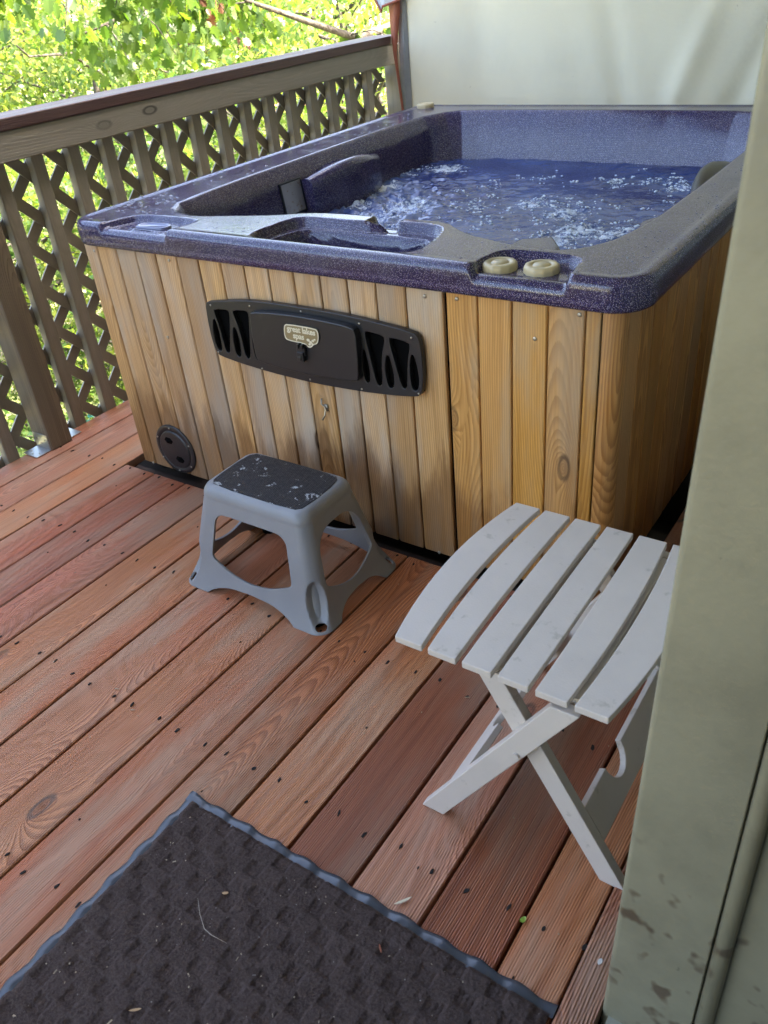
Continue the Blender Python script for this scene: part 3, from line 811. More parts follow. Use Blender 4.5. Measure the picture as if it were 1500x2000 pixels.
# ---- water and foam
WZ = .648
JETS = [(-1.02,.95,.16,1.0),(-1.05,1.2,.14,1.0),(-.83,.80,.16,1.0),(-.78,1.0,.17,.9),(-.95,1.55,.12,1.0),(-1.12,1.42,.10,.8),(-.55,1.06,.12,.6),(-.36,1.10,.13,.75),(-.22,1.02,.14,.9),(-.10,.86,.14,1.0),(-.13,.74,.10,1.0),(0,.84,.12,.9),(.04,.92,.10,.6),(-.50,1.47,.08,.45),(-.22,1.48,.10,.7),(-.10,1.5,.12,.7),(.03,1.42,.10,.8),(-.2,1.2,.12,.5),(-.62,1.25,.12,.35),(-.45,.85,.12,.4),(-.6,.6,.15,.5),(.1,1.2,.1,.4)]
def foamf(X, Y):
    f = 0 * X
    for (a, b_, r, w) in JETS: f = np.maximum(f, w * np.exp(-((X-a)**2 + (Y-b_)**2) / (.6*r*r)))
    return f
st = .006
xs = np.arange(-1.22, .32, st); ys = np.arange(.10, 1.90, st); X, Y = np.meshgrid(xs, ys)
F = foamf(X, Y)
NZ = np.array([[noise.fractal(Vector((x*22, y*22, 0)), 1.0, 2.0, 4) for x in xs] for y in ys])
NW = np.array([[noise.noise(Vector((x*7, y*7, 3))) for x in xs] for y in ys])
LF = np.exp(-((X+.95)**2/.09 + (Y-1.05)**2/.12))
Z = WZ + NW * .006 + NZ * (.0018 + .008 * F + .011 * LF)
me, used = grid_mesh('water', X, Y, Z); me.materials.append(M['water'])
at = me.attributes.new('foam', 'FLOAT', 'POINT'); at.data.foreach_set('value', F.ravel()[used].astype(np.float32))
tag(link('water', me, smooth=True), 'blue bubbling water in the hot tub', 'water', kind='structure')
ico = bmesh.new(); bmesh.ops.create_icosphere(ico, subdivisions=1, radius=1); iv = [v.co.copy() for v in ico.verts]; ifs = [[v.index for v in f.verts] for f in ico.faces]; ico.free()
fo = MB(); random.seed(11)
def bub(x, y, r):
    i = int((x - xs[0]) / st); j = int((y - ys[0]) / st)
    z = Z[min(max(j, 0), len(ys)-1), min(max(i, 0), len(xs)-1)]
    fo.add([(x + v.x*r, y + v.y*r, z + v.z*r*.55 + r*.1) for v in iv], ifs)
cnt = 0
while cnt < 330:
    a, b_, r, w = random.choice(JETS[5:]) if random.random() < .8 else random.choice(JETS)
    x, y = random.gauss(a, r*.6), random.gauss(b_, r*.6)
    if sd_poly(BASIN, np.array([x]), np.array([y]))[0] > -.03 or random.random() > w: continue
    cnt += 1
    for _ in range(random.choice((1, 1, 2, 4, 6, 9))):
        bub(x + random.gauss(0, .012), y + random.gauss(0, .008), random.choice((.0018, .0025, .003, .004, .0055)))
tag(fo.build('foam', M['foam'], None, smooth=True), 'small white bubbles and froth floating on the tub water', 'foam', kind='stuff')

# ================================================================== STEP STOOL
def step_stool():
    root = thing('step_stool', 'gray plastic step stool with worn black tread in front of the hot tub', 'step stool', (-.436, -.240, 0))
    NS, NA = 60, 18
    zs = np.concatenate([np.linspace(0, .262, 92), .262 + .033 * np.sin(np.linspace(.12, math.pi/2, 9)), [.295]*1])
    P = []; meta = []
    HT = .295
    for j, z in enumerate(zs):
        u = 1 - min(z, .262) / .262
        a = .176 + .058*u + .012*max(0, 1 - z/.07)**2; b_ = .108 + .058*u + .010*max(0, 1 - z/.09)**2
        r = .037 + .006*u
        if z > .262:
            k = (z - .262) / .033; s_ = .033 * (1 - math.sqrt(max(0, 1 - k*k))) * .75
            if j == len(zs) - 1: s_ = .040
            a -= s_; b_ -= s_; r -= s_ * .5
        row = []; mt = []
        def side(x0, y0, x1, y1, tag_, n=NS):
            for i in range(n):
                t = i / n; row.append((x0 + (x1-x0)*t, y0 + (y1-y0)*t)); mt.append((tag_, (t - .5) * math.hypot(x1-x0, y1-y0)))
        def arc(cx, cy, t0):
            for i in range(NA):
                t = t0 + math.pi/2*i/NA
                rr = r
                if z < .13:   # scooped outer corner facet
                    q = 1 - ((i/NA - .5)/.42)**2 - ((z - .066)/.060)**2
                    if q > 0: rr = r - .020 * min(1, q * 2.0)
                row.append((cx + rr*math.cos(t), cy + rr*math.sin(t))); mt.append(('c', i/NA))
        side(-a + r, -b_, a - r, -b_, 'L'); arc(a - r, -b_ + r, -math.pi/2)
        side(a, -b_ + r, a, b_ - r, 'S'); arc(a - r, b_ - r, 0)
        side(a - r, b_, -a + r, b_, 'L'); arc(-a + r, b_ - r, math.pi/2)
        side(-a, b_ - r, -a, -b_ + r, 'S'); arc(-a + r, -b_ + r, math.pi)
        P.append(row); meta.append(mt)
    n = len(P[0]); bm = bmesh.new()
    V = [[bm.verts.new((p[0], p[1], z)) for p in row] for row, z in zip(P, zs)]
    def cut(tg, s, z):
        if tg == 'c': return .007 < z < .019 and abs(s - .5) < .26
        if tg == 'L': hw0, hw1, sag, zt, gw = .140, .116, .040, .230, .150
        else: hw0, hw1, sag, zt, gw = .104, .074, .040, .232, .100
        k = (z - .07) / (zt - .07)
        hw = hw0 + (hw1 - hw0) * k
        rail_top = .064 + sag * (abs(s) / hw0) ** 2
        rc = .028 if tg == 'L' else .048
        if rail_top < z < zt and abs(s) < hw:
            dx, dz = abs(s) - (hw - rc), z - (zt - rc)
            if dx > 0 and dz > 0 and dx*dx + dz*dz > rc*rc: return False
            return True
        if abs(s) < gw and z < .034 * (1 - (abs(s)/gw)**3) + .002: return True
        return False
    for j in range(len(zs) - 1):
        for i in range(n):
            i2 = (i+1) % n
            tg, s = meta[j][i]; tg2, s2 = meta[j][i2]
            sm = (s + (s2 if tg2 == tg else s)) / 2
            if zs[j] < .25 and cut(tg, sm, (zs[j] + zs[j+1]) / 2): continue
            bm.faces.new((V[j][i], V[j][i2], V[j+1][i2], V[j+1][i]))
    bm.faces.new(V[-1])
    bmesh.ops.delete(bm, geom=[v for v in bm.verts if not v.link_faces], context='VERTS')
    # smooth the stepped edges of the openings
    bv = {}
    for e in bm.edges:
        if len(e.link_faces) == 1:
            for v in e.verts: bv.setdefault(v, []).append(e.other_vert(v))
    for it in range(14):
        new = {}
        for v, nb in bv.items():
            if v.co.z < .0005 or len(nb) != 2: continue
            new[v] = v.co*.4 + (nb[0].co + nb[1].co)*.3
        for v, c in new.items(): v.co = c
    for f in bm.faces: f.smooth = True
    bmesh.ops.recalc_face_normals(bm, faces=bm.faces[:])
    me = bpy.data.meshes.new('body'); bm.to_mesh(me); bm.free(); me.materials.append(M['stool'])
    o = bpy.data.objects.new('body', me); C.objects.link(o); o.parent = root
    s_ = o.modifiers.new('s', 'SOLIDIFY'); s_.thickness = .0065; s_.offset = -1; s_.use_rim = True
    b2 = o.modifiers.new('b', 'BEVEL'); b2.width = .0012; b2.segments = 2; b2.angle_limit = R(50)
    # tread pad
    a, b_, c = .152, .088, .022
    bm = bmesh.new()
    lo = [(-a, -b_ + c), (-a + c, -b_), (a - c, -b_), (a, -b_ + c), (a, b_ - c), (a - c, b_), (-a + c, b_), (-a, b_ - c)]
    lo = chaikin(lo, 1)
    f = bm.faces.new([bm.verts.new((p[0], p[1], .2947)) for p in lo])
    r = bmesh.ops.extrude_face_region(bm, geom=[f])
    for v in [g_ for g_ in r['geom'] if isinstance(g_, bmesh.types.BMVert)]: v.co.z += .0022
    bmesh.ops.recalc_face_normals(bm, faces=bm.faces[:])
    me = bpy.data.meshes.new('tread_pad'); bm.to_mesh(me); bm.free(); me.materials.append(M['pad'])
    link('tread_pad', me, root, .0008)
    for (i, j) in ((1, -1), (-1, -1), (1, 1), (-1, 1)):      # rubber feet plugs
        m = MB(); m.tube([(i*.190, j*.130, .001), (i*.190, j*.130, .010)], .022, 14); m.build('foot_pad', M['black2'], root)
    return root
step_stool()

# ================================================================== FOLDING TABLE
def side_table():
    root = thing('side_table', 'off white folding plastic side table with six bowed slats', 'side table', (.430, -.4725, 0))
    ox, oy = .430, -.4725
    def ztop(y): return .428 + .003 * (1 - (y / .2275) ** 2)
    def bow(x, y): u = x / .190; return x + .026 * u * abs(u) * (1 - (y / .2275) ** 2)
    for k in range(6):
        x0 = .2435 + .0637 * k - ox; x1 = x0 + .0525
        ny = 22; bm = bmesh.new(); rows = []
        for j in range(ny + 1):
            y = -.2275 + .455 * j / ny; z = ztop(y)
            rows.append([bm.verts.new(p) for p in ((bow(x0, y), y, z), (bow(x1, y), y, z), (bow(x1, y), y, z - .0135), (bow(x0, y), y, z - .0135))])
        for a, b_ in zip(rows[:-1], rows[1:]):
            for i in range(4): bm.faces.new((a[i], a[(i+1) % 4], b_[(i+1) % 4], b_[i]))
        bm.faces.new(rows[0]); bm.faces.new(rows[-1][::-1])
        bmesh.ops.recalc_face_normals(bm, faces=bm.faces[:])
        me = bpy.data.meshes.new('slat'); bm.to_mesh(me); bm.free(); me.materials.append(M['table'])
        link('slat', me, root, .002)
    # cross bars under the slats
    for x in (.403 - ox, .547 - ox):
        m = MB(); m.box((x - .018, -.200, .392), (x + .018, .200, .412)); m.build('cross_bar', M['table'], root, .002)
    def leg(xt, xb, y0, y1, w=.020):
        # prism in the XZ plane, cut flat at the floor
        t = Vector((xb - xt, 0, 0 - .405)).normalized(); nrm = Vector((-t.z, 0, t.x))
        k = w / abs(nrm.x) if abs(nrm.x) > 1e-6 else w
        dx = w / abs(t.z)
        m = MB()
        P = []
        for y in (y0, y1): P += [(xt - dx, y, .405), (xt + dx, y, .405), (xb + dx, y, 0.0), (xb - dx, y, 0.0)]
        m.add(P, [(0,1,2,3), (7,6,5,4), (0,4,5,1), (1,5,6,2), (2,6,7,3), (3,7,4,0)])
        return m.build('leg', M['table'], root, .002)
    xa_t, xa_b = .403 - ox, .640 - ox
    xb_t, xb_b = .547 - ox, .290 - ox
    leg(xa_t, xa_b, -.205, -.185); leg(xb_t, xb_b, -.2275, -.2065)
    leg(xa_t, xa_b, .190, .210); leg(xb_t, xb_b, .2115, .2315)
    def panel_(xt, xb, y0, y1, s0, s1, off, notch):
        """thin cross panel in the leg plane; s = height of lower/upper edge"""
        t = Vector((xt - xb, 0, .405)).normalized(); nn = Vector((t.z, 0, -t.x))
        def at(h): return Vector((xb, 0, 0)) + t * (h / t.z)
        pts = [(y0, s0), (y1, s0), (y1, s1)]
        N = 14; c, r = notch
        pts += [(c + r*1.25, s1)]
        for i in range(N + 1):
            th = math.pi * i / N
            pts.append((c + r*math.cos(th), s1 - r*1.05*math.sin(th)))
        pts += [(c - r*1.25, s1), (y0, s1)]
        bm = bmesh.new()
        vs = [bm.verts.new(at(h) + Vector((0, y, 0)) + nn*off) for y, h in pts]
        f = bm.faces.new(vs)
        r_ = bmesh.ops.extrude_face_region(bm, geom=[f])
        for v in [g_ for g_ in r_['geom'] if isinstance(g_, bmesh.types.BMVert)]: v.co += nn * .013
        bmesh.ops.recalc_face_normals(bm, faces=bm.faces[:]); bmesh.ops.triangulate(bm, faces=bm.faces[:])
        me = bpy.data.meshes.new('leg_panel'); bm.to_mesh(me); bm.free(); me.materials.append(M['table'])
        o = bpy.data.objects.new('leg_panel', me); C.objects.link(o); o.parent = root
        b2 = o.modifiers.new('b', 'BEVEL'); b2.width = .0012; b2.segments = 1; b2.angle_limit = R(40)
    panel_(xa_t, xa_b, -.184, .189, .074, .140, .006, (-.055, .036))
    panel_(xb_t, xb_b, -.2055, .210, .074, .140, -.019, (-.055, .036))
    for y0, y1 in ((-.232, -.180), (.186, .235)):
        m = MB(); xm = (.478 - ox); m.tube([(xm - .010, y0, .262), (xm - .010, y1, .262)], .006, 12); m.build('pivot_pin', M['table'], root, smooth=False)
    return root
side_table()

# ================================================================== DOORMAT
mat = thing('doormat', 'dark brown doormat with checkered pile and wavy black rubber border', 'doormat', (.25, -1.2, 0))
MX0, MX1, MY1, MY0 = -.150, .6425, -.909, -1.56
bw = .019
xs = np.arange(MX0 + bw - .002, MX1 - .004, .0026); ys = np.arange(MY0 + bw, MY1 - bw + .002, .0026); X, Y = np.meshgrid(xs, ys)
px, py = (X - .008) / .0365, (Y + 1.124) / .0365
ix, iy = np.round(px), np.round(py); fx, fy = np.abs(px - ix), np.abs(py - iy)
chk = ((ix + iy) % 2 == 0)
sq = ss(np.maximum(fx, fy), .50, .30) * chk
rib = .5 + .5*np.sin(px * 2*math.pi*4)
rs = np.random.RandomState(3); jit = rs.normal(0, .00065, X.shape)
edge = np.minimum.reduce([X - xs[0], xs[-1] - X, Y - ys[0], ys[-1] - Y])
Z = .0125 - .0038*sq - .0011*sq*rib + jit + .0012*np.sin(X*23)*np.cos(Y*19) - .005*ss(edge, .008, .0)
me, _ = grid_mesh('pile', X, Y, Z); me.materials.append(M['mat']); o = keep(link('pile', me, smooth=True), mat)
def border(p0, p1, inward, ph):
    n = 220; m = MB(); vs = []; fs = []
    d = Vector(p1) - Vector(p0); L = d.length; pr = [(0, 0, 0), (.001, .0022, 1), (.008, .0038, 1), (.015, .0036, .7), (.022, .0035, .2)]
    for i in range(n + 1):
        s = L*i/n
        wv = math.sin(2*math.pi*s/.072 + ph) + .25*math.sin(2*math.pi*s/.031 + ph*2)
        out = .0018 * math.sin(2*math.pi*s/.072 + ph + .7)
        for (a, z, w) in pr:
            p = Vector(p0) + d*(i/n) + Vector(inward)*(a - out*(1 - a/.022))
            vs.append((p.x, p.y, max(.0006, z + (.0022*(wv + 1.0))*w)))
    k = len(pr)
    for i in range(n):
        for j in range(k - 1): fs.append((i*k+j, i*k+j+1, (i+1)*k+j+1, (i+1)*k+j))
    m.add(vs, fs); return vs, fs
bo = MB()
for args in (((MX0, MY1, 0), (MX1, MY1, 0), (0, -1, 0), .3), ((MX0, MY0, 0), (MX0, MY1, 0), (1, 0, 0), 1.2), ((MX1, MY0, 0), (MX0, MY0, 0), (0, 1, 0), .5)):
    v_, f_ = border(*args); bo.add(v_, f_)
keep(bo.build('rubber_border', M['rubber'], None, smooth=True), mat)

# ================================================================== CANVAS CURTAIN
def canvas():
    n, mz = 240, 110
    xs = np.linspace(-1.652, 3.0, n); zs = np.linspace(-.05, 3.6, mz); X, Z = np.meshgrid(xs, zs)
    Y = 2.385 + .006*np.sin(X*5 + Z) + .024*np.exp(-((X + .55 + .25*(Z-.8))/.06)**2)*ss(Z, 1.5, .8) - .022*np.exp(-((X + .30 - .35*(Z-.8))/.05)**2)*ss(Z, 1.4, .8) \
        + .018*np.exp(-((X + .05 - .4*(Z-.8))/.05)**2)*ss(Z, 1.5, .8) + .020*np.exp(-((X + 1.15 + .1*Z)/.10)**2) - .006*np.sin(X*19 + Z*7)*ss(Z, 1.3, .8)
    Y -= .03*ss(X, -1.55, -1.652)*0
    me, _ = grid_mesh('canvas_screen', X, Y, Z); me.materials.append(M['canvas'])
    root = thing('canvas_screen', 'pale canvas screen hanging behind the hot tub', 'canvas', (-1.0, 2.385, 0))
    o = keep(link('cloth', me, smooth=True), root); s_ = o.modifiers.new('s', 'SOLIDIFY'); s_.thickness = .003
    # gray edge hem and red brown strip hanging at the left edge
    m = MB(); pts = [(-1.675, 1.9), (-1.675, 1.25), (-1.680, 1.05), (-1.690, .90), (-1.688, .70), (-1.66, .4)]
    vs = []
    for x, z in pts: vs += [(x, 2.372, z), (x + .032, 2.366, z), (-1.63, 2.376, z)]
    m.add(vs, [(3*i+j, 3*i+j+1, 3*i+j+4, 3*i+j+3) for i in range(len(pts)-1) for j in (0, 1)])
    h_ = keep(m.build('hem', plain('hem_gray', (.22,.22,.20), .7, var=.4), None), root); s_ = h_.modifiers.new('s', 'SOLIDIFY'); s_.thickness = .003
    m = MB(); pts = [(-1.722,-1.650,1.9),(-1.716,-1.648,1.28),(-1.712,-1.650,1.165),(-1.711,-1.668,1.08),(-1.705,-1.686,.99),(-1.699,-1.683,.93),(-1.691,-1.677,.86),(-1.680,-1.668,.75),(-1.66,-1.65,.55)]
    vs = []
    for x0_, x1_, z in pts: vs += [(x0_, 2.352, z), ((x0_+x1_)/2, 2.343, z), (x1_, 2.350, z)]
    m.add(vs, [(3*i+j, 3*i+j+1, 3*i+j+4, 3*i+j+3) for i in range(len(pts)-1) for j in (0, 1)])
    st_ = keep(m.build('trim_strip', M['red'], None, smooth=True), root); s_ = st_.modifiers.new('s', 'SOLIDIFY'); s_.thickness = .003
    st_['label'] = 'narrow red brown strip tapering to a point'
    # folded corner of a tarpaulin above
    m = MB()
    m.add([(-1.80, 2.33, 1.26), (-1.735, 2.32, 1.165), (-1.715, 2.30, 1.19), (-1.63, 2.33, 1.21), (-1.625, 2.33, 1.4), (-1.82, 2.35, 1.4)], [(0, 1, 2, 3, 4, 5)])
    a = keep(m.build('folded_corner', plain('tarp_silver', (.42,.46,.50), .35, var=.2), None), root); s_ = a.modifiers.new('s', 'SOLIDIFY'); s_.thickness = .003
    m = MB(); m.tube([(-1.80, 2.327, 1.262), (-1.736, 2.316, 1.166), (-1.714, 2.297, 1.190), (-1.630, 2.325, 1.212)], .0055, 6)
    m.build('red_hem', M['red'], a)
canvas()

# ================================================================== DOOR FRAME, HOUSE, SKY BLOCKER
df = thing('door_frame', 'khaki painted door frame edge with brown rot spots at the right', 'door frame', (.70, -.88, 0))
def lean(mb):    # the frame leans slightly along the wall
    mb.v = [(x - .7*0, y + .108*(z + .04), z) for x, y, z in mb.v]
m = MB()
NZs = 40
def vprism(mb, poly, z0, z1, n=3):
    zz = np.linspace(z0, z1, n); k = len(poly); vs = [(p[0], p[1], z) for z in zz for p in poly]
    fs = [(j*k+i, j*k+(i+1) % k, (j+1)*k+(i+1) % k, (j+1)*k+i) for j in range(n-1) for i in range(k)]
    fs += [tuple(range(k-1, -1, -1)), tuple((n-1)*k+i for i in range(k))]
    mb.add(vs, fs)
Y0 = -.884
vprism(m, [(.700, Y0 + .009), (.7006, Y0 + .0055), (.7026, Y0 + .0026), (.7055, Y0 + .0006), (.709, Y0), (.8235, Y0), (.825, Y0 + .0015), (.825, Y0 + .14), (.700, Y0 + .14)], -.30, 2.5); lean(m)
keep(m.build('jamb', M['jamb'], None, .0006), df)
m = MB(); cx, cy, r = .8385, Y0 + .004, .0115
vprism(m, [(cx + r*math.cos(t), cy + r*math.sin(t)) for t in np.linspace(0, 2*math.pi, 15)[:-1]], -.30, 2.5); lean(m)
keep(m.build('stop_bead', M['jamb'], None, smooth=True), df)
m = MB(); vprism(m, [(.8255, Y0 + .012), (.95, Y0 + .012), (.95, Y0 + .14), (.8255, Y0 + .14)], -.30, 2.5); lean(m)
keep(m.build('inner_casing', M['jamb'], None), df)
house = thing('house', 'house behind the camera with pale olive walls', 'house', (2.5, -1, 0))
m = MB()
m.box((.712, -.62, -3.4), (.86, 5.0, 0.0)); m.box((.712, -.60, 0.0), (.86, 5.0, 4.8)); m.box((.712, -3.8, -3.4), (.86, -.62, -.002)); m.box((.712, -6, .0), (.86, -2.1, 4.8)); m.box((.712, -2.1, 2.1), (.86, -.60, 4.8))
m.box((5.0, -6, -3.4), (5.15, 5.0, 4.8)); m.box((.86, 4.85, -3.4), (5.0, 5.0, 4.8)); m.box((.86, -6, -3.4), (5.0, -5.85, 4.8)); m.box((.86, -5.85, 2.5), (5.0, 2.3, 2.6)); m.box((.86, -5.85, -.1), (5.0, 2.3, -.001))
keep(m.build('wall', plain('olive_siding', (.33,.33,.25), .7, var=.2), None), house)
m = MB(); m.box((.25, -6.2, 4.803), (5.4, 5.3, 4.95)); keep(m.build('roof', plain('roof_dark', (.25,.22,.19), .8), None), house)
m = MB(); m.box((-1.02, -3.7, 2.60), (.709, 3.0, 2.70)); tag(m.build('sky_block_slab', plain('sky_block_surface', (.42,.37,.29), .7), None), 'unseen flat slab added over the house side of the deck to block sky light', 'roof')  # unseen slab added overhead so the deck is lit mainly from the left
for y in (-3.55, 2.50):
    m = MB(); m.box((-1.60 if y > 0 else -1.90, y, -3.3), (-1.50 if y > 0 else -1.80, y + .1, 3.65 if y > 0 else 1.0), 2); tag(m.build('deck_post', M['post'], None, .004), 'post at the near end of the deck' if y < 0 else 'tall post behind the canvas carrying its edge', 'post')

# ================================================================== TREES
def leaf_cloud(name, centers, per, spread, size, mat, parent, seed, droop=.3, aspect=.55):
    rs = np.random.RandomState(seed)
    c = np.repeat(np.array(centers), per, axis=0); N = len(c)
    if np.ndim(spread) == 0: spread = (spread,)*3
    c = c + rs.normal(0, 1, (N, 3)) * np.array(spread)
    d = rs.normal(0, 1, (N, 3)); d[:, 2] -= droop; d /= np.linalg.norm(d, axis=1)[:, None]
    q = rs.normal(0, 1, (N, 3)); q -= (q*d).sum(1)[:, None]*d; q /= np.linalg.norm(q, axis=1)[:, None]
    nn = np.cross(d, q)
    s = size * rs.uniform(.6, 1.35, N)[:, None]
    V = np.stack([c - d*s*.5, c + q*s*aspect*.5 + nn*s*.08, c + d*s*.5, c - q*s*aspect*.5 + nn*s*.08], 1).reshape(-1, 3)
    me = bpy.data.meshes.new(name)
    me.vertices.add(len(V)); me.vertices.foreach_set('co', V.astype(np.float32).ravel())
    me.loops.add(N*4); me.loops.foreach_set('vertex_index', np.arange(N*4, dtype=np.int32))
    me.polygons.add(N); me.polygons.foreach_set('loop_start', np.arange(0, N*4, 4, dtype=np.int32))
    me.update(calc_edges=True); me.materials.append(mat)
    o = bpy.data.objects.new(name, me); C.objects.link(o); o.parent = parent
    return o
def tree(name, label, x, y, zb, h, rad, mat, seed, leaf=.07, n=9000, trunk=.09, group=None, low=.15, cat='tree'):
    t = thing(name, label, cat, (x, y, zb), 0, group)
    rs = random.Random(seed); m = MB(); cents = []
    m.tube([(0, 0, -.2), (rs.uniform(-.1,.1), rs.uniform(-.1,.1), h*.35), (rs.uniform(-.25,.25), rs.uniform(-.25,.25), h*.7), (rs.uniform(-.3,.3), 0, h*.95)], [trunk, trunk*.75, trunk*.45, trunk*.15], 8)
    nb = 26
    for i in range(nb):
        a = rs.uniform(0, 2*math.pi); z0 = h*(low + (.9 - low)*i/nb); k = math.sin(math.pi*min(.97, .18 + .82*(z0/h)))
        L = rad*(.45 + .75*k)*rs.uniform(.7, 1.1)
        p = [(0, 0, z0)]
        for s in (.35, .7, 1.0):
            p.append((math.cos(a)*L*s + rs.uniform(-.1,.1), math.sin(a)*L*s + rs.uniform(-.1,.1), z0 + L*.35*s + rs.uniform(-.12,.12)))
        m.tube(p, [trunk*.32, trunk*.2, trunk*.12, trunk*.04], 5)
        cents += [p[2], p[3], ((p[2][0]+p[3][0])/2, (p[2][1]+p[3][1])/2, (p[2][2]+p[3][2])/2 + .1), p[1]]
    m.build('trunk', M['bark'], t, smooth=True)
    leaf_cloud('crown', cents, max(1, n // len(cents)), (rad*.15, rad*.15, rad*.12), leaf, mat, t, seed)
    return t
LBL = ['yellow green leafy tree on the slope beyond the railing', 'mid green leafy tree on the slope beyond the railing']
random.seed(3)
spots = []
for (dist, az, h, rad, n, leaf) in (
    (9.5, 164, 3.6, 1.5, 8000, .075), (8.5, 156, 3.2, 1.5, 8000, .07), (9.5, 148, 3.6, 1.6, 9000, .075), (8.6, 140, 3.5, 1.5, 9000, .07), (9.8, 132, 3.9, 1.7, 9000, .075), (9.5, 125, 4.2, 1.7, 9000, .08), (11, 170, 4, 1.8, 6000, .09),
    (14, 158, 4.6, 2.1, 8000, .10), (14.5, 149, 4.9, 2.2, 9000, .10), (14, 141, 5.2, 2.2, 9000, .10), (14.5, 134, 5.2, 2.3, 9000, .10), (14, 127, 5.4, 2.3, 9000, .10),
    (21, 153, 6.5, 3.0, 8000, .15), (22, 145, 7.0, 3.2, 9000, .15), (22, 137, 7.2, 3.2, 9000, .15), (21, 130, 7.4, 3.2, 9000, .15),
    (33, 150, 9.5, 4.5, 8000, .24), (34, 141, 10, 4.8, 8000, .24), (34, 132, 10, 4.8, 8000, .24), (33, 160, 9, 4.5, 6000, .24)):
    spots.append((.87 + dist*math.cos(R(az)), -1.53 + dist*math.sin(R(az)), h, rad, n, leaf, dist))
adj = {0: 'yellow green', 1: 'mid green'}
for i, (x, y, h, rad, n, leaf, dist) in enumerate(spots):
    d = max(-x - 3, 0); zb = -3.3 - min(d, 12)*.04 + max(d - 16, 0)*.10
    kind = (i * 7 % 3) == 1
    rowd = lambda q: 0 if q < 12 else 1 if q < 18 else 2 if q < 28 else 3
    mates = sorted([math.atan2(q[1] + 1.53, q[0] - .87) for q in spots if rowd(q[6]) == rowd(dist)], reverse=True)
    nth = mates.index(math.atan2(y + 1.53, x - .87))
    lab = '%s tree, %s from the left in the %s row beyond the railing' % ('mid green' if kind else 'yellow green', ['first', 'second', 'third', 'fourth', 'fifth', 'sixth', 'seventh'][nth], ['nearest', 'second', 'third', 'farthest'][rowd(dist)])
    tree('leafy_tree', lab, x, y, zb, h, rad, M['leaf_g'] if kind else M['leaf_y'], 100 + i, leaf, n, .05 + h*.012, 'trees beyond the railing')
# near oak whose branches hang into view above the rail
def lobed_right():
    return [(.005, 0), (.10, .10), (.28, .14), (.20, .24), (.42, .34), (.24, .44), (.44, .60), (.22, .66), (.26, .82), (.10, .86), (.005, 1.0)]
def oak():
    t = thing('oak_tree', 'oak with large lobed leaves hanging above the railing and a bare gray branch', 'tree', (-3.3, 6.6, -3.4))
    B = Vector((-3.3, 6.6, -3.4)); rs = random.Random(4); m = MB()
    def br(pts, r): m.tube([Vector(p) - B for p in pts], r, 7)
    br([(-3.3, 6.6, -3.5), (-3.3, 6.6, -1), (-3.3, 6.6, 1.5), (-3.4, 6.5, 3.6)], [.19, .16, .13, .07])
    main = [
        [(-3.3, 6.6, 1.1), (-3.6, 5.8, 1.0), (-3.5, 5.0, .92), (-3.4, 4.4, .90), (-3.4, 3.9, 1.04), (-3.4, 3.45, 1.17), (-3.3, 3.1, 1.24)],
        [(-3.3, 6.6, 1.8), (-4.3, 4.6, 1.95), (-3.6, 3.4, 1.75), (-3.3, 2.4, 1.55), (-3.2, 1.7, 1.45)],
        [(-3.3, 6.6, 2.2), (-4.6, 4.2, 2.2), (-4.2, 3.0, 1.9), (-4.0, 2.0, 1.65), (-3.9, 1.0, 1.5)],
        [(-3.3, 6.6, 1.9), (-4.0, 5.2, 1.9), (-3.4, 4.7, 1.7), (-3.0, 4.4, 1.5)],
        [(-3.3, 6.6, 1.5), (-4.6, 4.9, 1.5), (-4.3, 3.9, 1.35), (-4.1, 3.0, 1.25), (-4.0, 2.3, 1.15)]]
    br(main[0], [.06, .045, .034, .028, .022, .017, .01])
    for q in main[1:]: br(q, [.06, .035, .022, .014, .007][:len(q)])
    twigs = []
    for q in main:
        for i in range(34 if q is not main[0] else 8):
            k = rs.randrange(1, len(q) - 1); f = rs.random()
            p = Vector(q[k]).lerp(Vector(q[k+1]), f)
            e = p + Vector((rs.uniform(-.25,.35), rs.uniform(-.35,.35), rs.uniform(-.42, .02)))
            br([p, (p+e)/2 + Vector((0,0,.05)), e], [.006, .004, .002]); twigs.append((p, e))
    m.build('trunk', M['bark'], t, smooth=True)
    for nm, mat_, cnt, sel in (('crown', M['leaf_o'], 32, lambda i: i % 9), ('dead_leaves', M['leaf_d'], 14, lambda i: not (i % 9))):
        vs, fs = [], []
        for i, (p, e) in enumerate(twigs):
            if not sel(i): continue
            for _ in range(cnt):
                c = p.lerp(e, rs.uniform(.3, 1.1)) + Vector((rs.gauss(0,.06), rs.gauss(0,.06), rs.gauss(0,.05))) * (1 if nm == 'crown' else .6)
                d = Vector((rs.gauss(0,.5), rs.gauss(0,.5), -1.1)).normalized(); n_ = Vector((rs.gauss(0,1), rs.gauss(0,1), rs.gauss(0,.5))); q = d.cross(n_).normalized(); nn = q.cross(d)
                L = rs.uniform(.045, .095) * (1 if nm == 'crown' else .9); fold = rs.uniform(.05, .3); b0 = len(vs)
                rt = lobed_right(); k = len(rt)
                def pt(a, b_): return tuple(c + q*a*L*1.1 + d*b_*L + nn*(abs(a)*fold*L - (b_**2)*.15*L) - B)
                for (a, b_) in rt: vs += [pt(a, b_), pt(0, b_ - .06 if 0 < b_ < 1 else b_), pt(-a, b_)]
                for i2 in range(k - 1):
                    r0, r1 = b0 + 3*i2, b0 + 3*i2 + 3
                    fs += [(r0, r1, r1 + 1, r0 + 1), (r0 + 1, r1 + 1, r1 + 2, r0 + 2)]
        me = bpy.data.meshes.new(nm); me.from_pydata(vs, [], fs); me.materials.append(mat_)
        o = bpy.data.objects.new(nm, me); C.objects.link(o); o.parent = t
oak()
